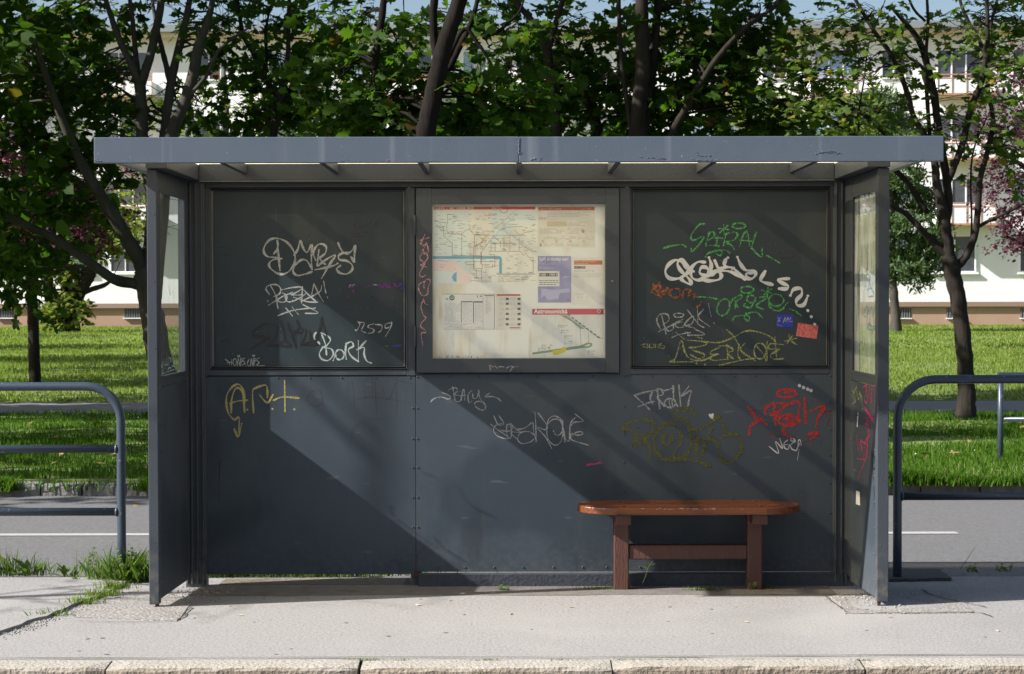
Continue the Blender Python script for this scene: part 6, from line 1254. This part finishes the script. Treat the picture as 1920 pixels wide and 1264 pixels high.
weed('grass_tuft', 'thin seedy grass behind the dandelion', gb(72, 1077, -.06), 90, .13, (.05, .03), 'tuft', WEED, 3, .004, WG)
weed('dandelion_plant', 'single upright dock leaf plant between two wispy tufts', gb(122, 1082, -.055), 20, .13, (.03, .02), 'rosette', WEED, 4, group=WG)
weed('weed_sprig', 'small branching weed between the dock leaf and the large clump', gb(160, 1082, -.055), 20, .13, (.05, .02), 'sprig', WEED, 5, group=WG)
weed('weed_sprig', 'low leafy weed left of the large clump', gb(184, 1080, -.055), 40, .09, (.04, .02), 'sprig', WEED, 15, group=WG)
weed('weed_clump', 'large bushy clump of weeds around the railing post by the shelter', gb(232, 1088, -.045), 560, .19, (.095, .055), 'mixed', WEED, 6, .004)
weed('weed_clump', 'straw-coloured grassy part of the clump against the shelter corner', gb(256, 1083, -.045), 260, .14, (.05, .04), 'mixed', GRASS2, 16, .005)
weed('grass_tuft', 'sunlit green growth along the platform edge under the left back sheet', gb(560, 1078, -.055), 1300, .10, (.34, .04), 'tuft', WEED, 51, .006)
for i, (x, y, n, lb) in enumerate([(215, 1102, 200, 'strip of pale grass running from the clump into the crack'), (190, 1116, 160, 'pale grass in the middle of the crack'), (158, 1130, 130, 'low grass where the crack widens'), (102, 1155, 60, 'small green tuft in the crack further left')]):
    weed('grass_tuft', lb, gb(x, y, 0), n, .05, (.05, .02), 'tuft', GRASS2 if i < 3 else WEED, 30+i, .004)
weed('weed_sprig', 'small weed at the right kerb edge beside the tall thin stalk', gb(1828, 1071, -.05), 30, .05, (.02, .012), 'sprig', WEED, 40)
weed('weed_sprig', 'low spreading weed at the far right platform edge', gb(1882, 1070, -.05), 60, .05, (.05, .015), 'sprig', WEED, 41)
weed('grass_tuft', 'low green tuft on the ground near the front of the bench between its legs', gb(1318, 1107, -.03), 130, .03, (.055, .01), 'tuft', WEED, 42, .004)
weed('weed_sprig', 'leafy weed growing in front of the right bench leg', gb(1406, 1104, -.03), 30, .06, (.02, .01), 'sprig', WEED, 43)
weed('grass_tuft', 'small flat tuft right of the right bench leg', gb(1440, 1102, -.03), 70, .025, (.03, .01), 'tuft', WEED, 44, .004)
weed('grass_tuft', 'dry green tuft by the foot of the left bench leg', gb(1130, 1104, -.03), 110, .025, (.06, .012), 'tuft', GRASS2, 45, .004)
weed('weed_sprig', 'small weed on the sunlit ground in the middle of the shelter', gb(942, 1106, -.03), 40, .035, (.025, .01), 'sprig', WEED, 46)
weed('grass_tuft', 'flat green patch in the shade inside the shelter', gb(662, 1110, -.03), 80, .015, (.035, .01), 'tuft', WEED, 47, .004)
weed('grass_tuft', 'row of grass seen through the gap under the left back sheet', gb(450, 1079, -.055), 500, .06, (.33, .02), 'tuft', GRASS2, 48, .005)
weed('grass_tuft', 'thick grass behind the left rear corner of the shelter', gb(410, 1080, -.055), 220, .08, (.07, .03), 'tuft', WEED, 49, .005)
def stalk(label, pts, seed, heads=6, r=.0016):
    rr = random.Random(seed); P = [Vector(p) for p in pts]; root = empty('grass_stalk', P[0], label, 'weed'); MB().tube(P, [r, r*.9, r*.6][:len(P)] if len(P) == 3 else r, 5).build('stem', WEED, root)
    b = MB()
    for k in range(heads): a = rr.uniform(-1.3, 1.3); e = P[-1].lerp(P[-2], rr.uniform(0, .25)); b.tube([e, e+Vector((math.sin(a)*.04, rr.uniform(-.01, .01), math.cos(a)*.035))], .0009, 4)
    if heads: b.build('seed_head', WEED, root)
stalk('lone grass stalk with splayed seed head beside the left bench leg', [gb(1202, 1100, -.03), W(1210, 1082, .62), W(1216, 1062, .62)], 1, 9)
stalk('tall thin dry stalk leaning right at the right platform edge', [gb(1800, 1068, -.05), W(1812, 1050, 1.1), W(1828, 1027, 1.1)], 2, 0)
KT = ['small tuft left of the widest tuft in the kerb joint', 'widest green tuft in the kerb joint below the left board', 'tuft in the kerb joint below the middle of the shelter', 'tuft in the kerb joint right above the kerb crack under the bench', 'tuft in the kerb joint below the bench centre', 'tuft in the kerb joint below the right bench leg', 'faint tuft in the kerb joint below the display case left side', 'faint tuft in the kerb joint just left of the bench',
 'tuft in the kerb joint below the left bench end', 'second tuft in the kerb joint below the left bench leg', 'tuft in the kerb joint between the bench legs, left one', 'tuft in the kerb joint below the right bench end', 'rightmost tuft in the kerb joint below the right side wall', 'tuft in the kerb joint between the two right bench tufts', 'leftmost faint tuft in the kerb joint']
for i, (x, n) in enumerate([(660, 50), (690, 110), (912, 80), (1165, 50), (1270, 40), (1320, 40), (750, 30), (1090, 20), (1050, 40), (1190, 30), (1230, 60), (1500, 30), (1620, 40), (1390, 40), (580, 20)]):
    weed('grass_tuft', KT[i], gb(x, 1239, 0), n, .018, (.03, .004), 'tuft', WEED, 60+i, .003, 'tufts along the kerb joint')
for i, (x, y) in enumerate([(858, 1264), (920, 1262), (947, 1260)]):
    weed('grass_tuft', ['left', 'middle', 'right'][i]+' one of three yellowish grass tufts growing over the kerb front', gb(x, y+8, -.02)+Vector((0, -.03, -.06)), 14, .09, (.012, .004), 'tuft', GRASS2, 80+i, .005)
# litter and pebbles
b = MB(); rl = random.Random(77)
def pebble(b, x, y, z, r):
    n = len(b.v)
    for k in range(5): a = k*1.2566; b.v.append((x+r*math.cos(a)*rl.uniform(.7, 1.2), y+r*math.sin(a)*rl.uniform(.7, 1.2), z))
    b.v.append((x, y, z+r*.7))
    for k in range(5): b.f.append((n+k, n+(k+1) % 5, n+5))
for _ in range(260): x, y = rl.uniform(-2.6, 3), rl.uniform(-.1, 1.1)**1; pebble(b, x, y, gz(y)+.001, rl.uniform(.0015, .005))
for _ in range(240): x = rl.gauss(-1.68, .12); y = rl.gauss(.55, .2); pebble(b, x, y, gz(y)+.002, rl.uniform(.003, .011))
for _ in range(160): x = rl.gauss(1.85, .12); y = rl.gauss(.35, .25); pebble(b, x, y, gz(y)+.004, rl.uniform(.003, .009))
for _ in range(400): x, y = rl.uniform(-6, 6), 1.16+rl.gauss(0, .03); pebble(b, x, y, -.052, rl.uniform(.003, .009))
for _ in range(420):
    k = rl.randrange(len(pts_e)-1); q = rl.random(); x = pts_e[k][0]*(1-q)+pts_e[k+1][0]*q; y = pts_e[k][1]*(1-q)+pts_e[k+1][1]*q
    pebble(b, x+abs(rl.gauss(.03, .035)), y+rl.gauss(-.01, .015), gz(y)+.001, rl.uniform(.003, .010))
tag(b.build('grit', COARSE), 'loose grit and small stones along the shelter feet', 'grit', kind='stuff')
c = gb(1183, 1092, -.04); b = MB(); pebble(b, c.x, c.y, c.z, .016); tag(b.build('pebble', M('pale_stone', (.5, .49, .47), .8)), 'pale round stone behind the left bench leg', 'stone')
b = MB(); c = gb(785, 1135, 0); b.prism([(c.x-.016, c.y), (c.x-.004, c.y-.008), (c.x+.014, c.y-.003), (c.x+.010, c.y+.008), (c.x-.006, c.y+.010)], .001, .004); tag(b.build('dry_leaf', ink((.62, .56, .45))), 'small dry leaf lying on the sunlit platform', 'leaf')

# cigarette ends, gum spots and fallen leaves
b = MB()
for _ in range(46):
    x, y = rl.uniform(-2.8, 3.1), rl.uniform(-1.15, .7); r = rl.uniform(.006, .014)
    b.prism([(x+r*math.cos(a*.9)*rl.uniform(.7, 1.1), y+r*math.sin(a*.9)*rl.uniform(.7, 1.1)) for a in range(7)], gz(y)+.0008, gz(y)+.0022)
tag(b.build('gum_spots', M('old_gum', (.16, .155, .15), .9)), 'flattened dark gum spots on the platform asphalt', 'gum', kind='stuff')
b = MB()
for _ in range(7):
    x, y = rl.uniform(-2.2, 2.4), rl.uniform(-.9, .75); a = rl.uniform(0, 3.14); c = Vector((x, y, gz(y)+.004)); d = Vector((math.cos(a), math.sin(a), 0))*.010; b.tube([c-d, c, c+d], .003, 6)
tag(b.build('cigarette_ends', M('cigarette_paper', (.45, .34, .22), .8)), 'cigarette ends scattered on the platform', 'litter', kind='stuff')
n_ = 260; P = np.stack([rs.uniform(-7, 7, n_), rs.uniform(3.9, 12.5, n_)**1.0, np.full(n_, .07)], 1); P[P[:, 1] < 5.95, 2] = -.094; P = P[(P[:, 1] > 5.98) | (rs.uniform(0, 1, n_) < .35) & (P[:, 1] > 4.9)]
n_ = len(P); A = rs.normal(size=(n_, 3)); A[:, 2] *= .2; N = np.stack([rs.normal(0, .3, n_), rs.normal(0, .3, n_), np.ones(n_)], 1)
tag(leaf_mesh('fallen_leaves', P, A, N, rs.uniform(.05, .10, n_), M('dry_leaf', (.22, .12, .05), .8, (.34, .24, .08), 3), HALF, None), 'brown and yellow fallen maple leaves on the grass strip and gutter', 'leaves', kind='stuff')
# thin tree on the platform side, left of the picture: its twigs throw the streaks across the back wall
t = Tree('young_ash_tree', (-8.1, -1.35, 0), 'thin young tree standing on the platform left of the shelter', 'tree', 55)
t.wlimb([(-8.1, -1.35, -.05, .07), (-8.05, -1.35, 1.5, .06), (-8.0, -1.3, 3.2, .05), (-7.8, -1.25, 4.6, .04), (-7.5, -1.2, 5.8, .025), (-7.3, -1.1, 7.0, .01)], trunk=True)
for i in range(15):
    z = t.rr.uniform(3.8, 6.4); a = t.rr.uniform(-.6, .9); L = t.rr.uniform(.7, 1.7); o = Vector((-7.8+.1*(z-4.6)*1.5, -1.25, z))
    e = o+Vector((math.cos(a)*L, math.sin(a)*L, L*t.rr.uniform(-.75, .1))); t.twig(o, e, .013, .004, 4, .25)
    for k in range(2): q = o.lerp(e, t.rr.uniform(.3, .9)); t.twig(q, q+Vector((t.rr.uniform(-.3, .5), t.rr.uniform(-.35, .35), t.rr.uniform(-.4, .1))), .006, .003, 3, .3)
for k in range(1): t.clump((-7.0+t.rr.uniform(-.7, .7), -1.1+t.rr.uniform(-.3, .5), t.rr.uniform(4.3, 6.2)), (.35, .3, .25), 26, size=.07, branches=0, per=5, spread=.3)
t.finish(BARK, LEAF2, HALF2)
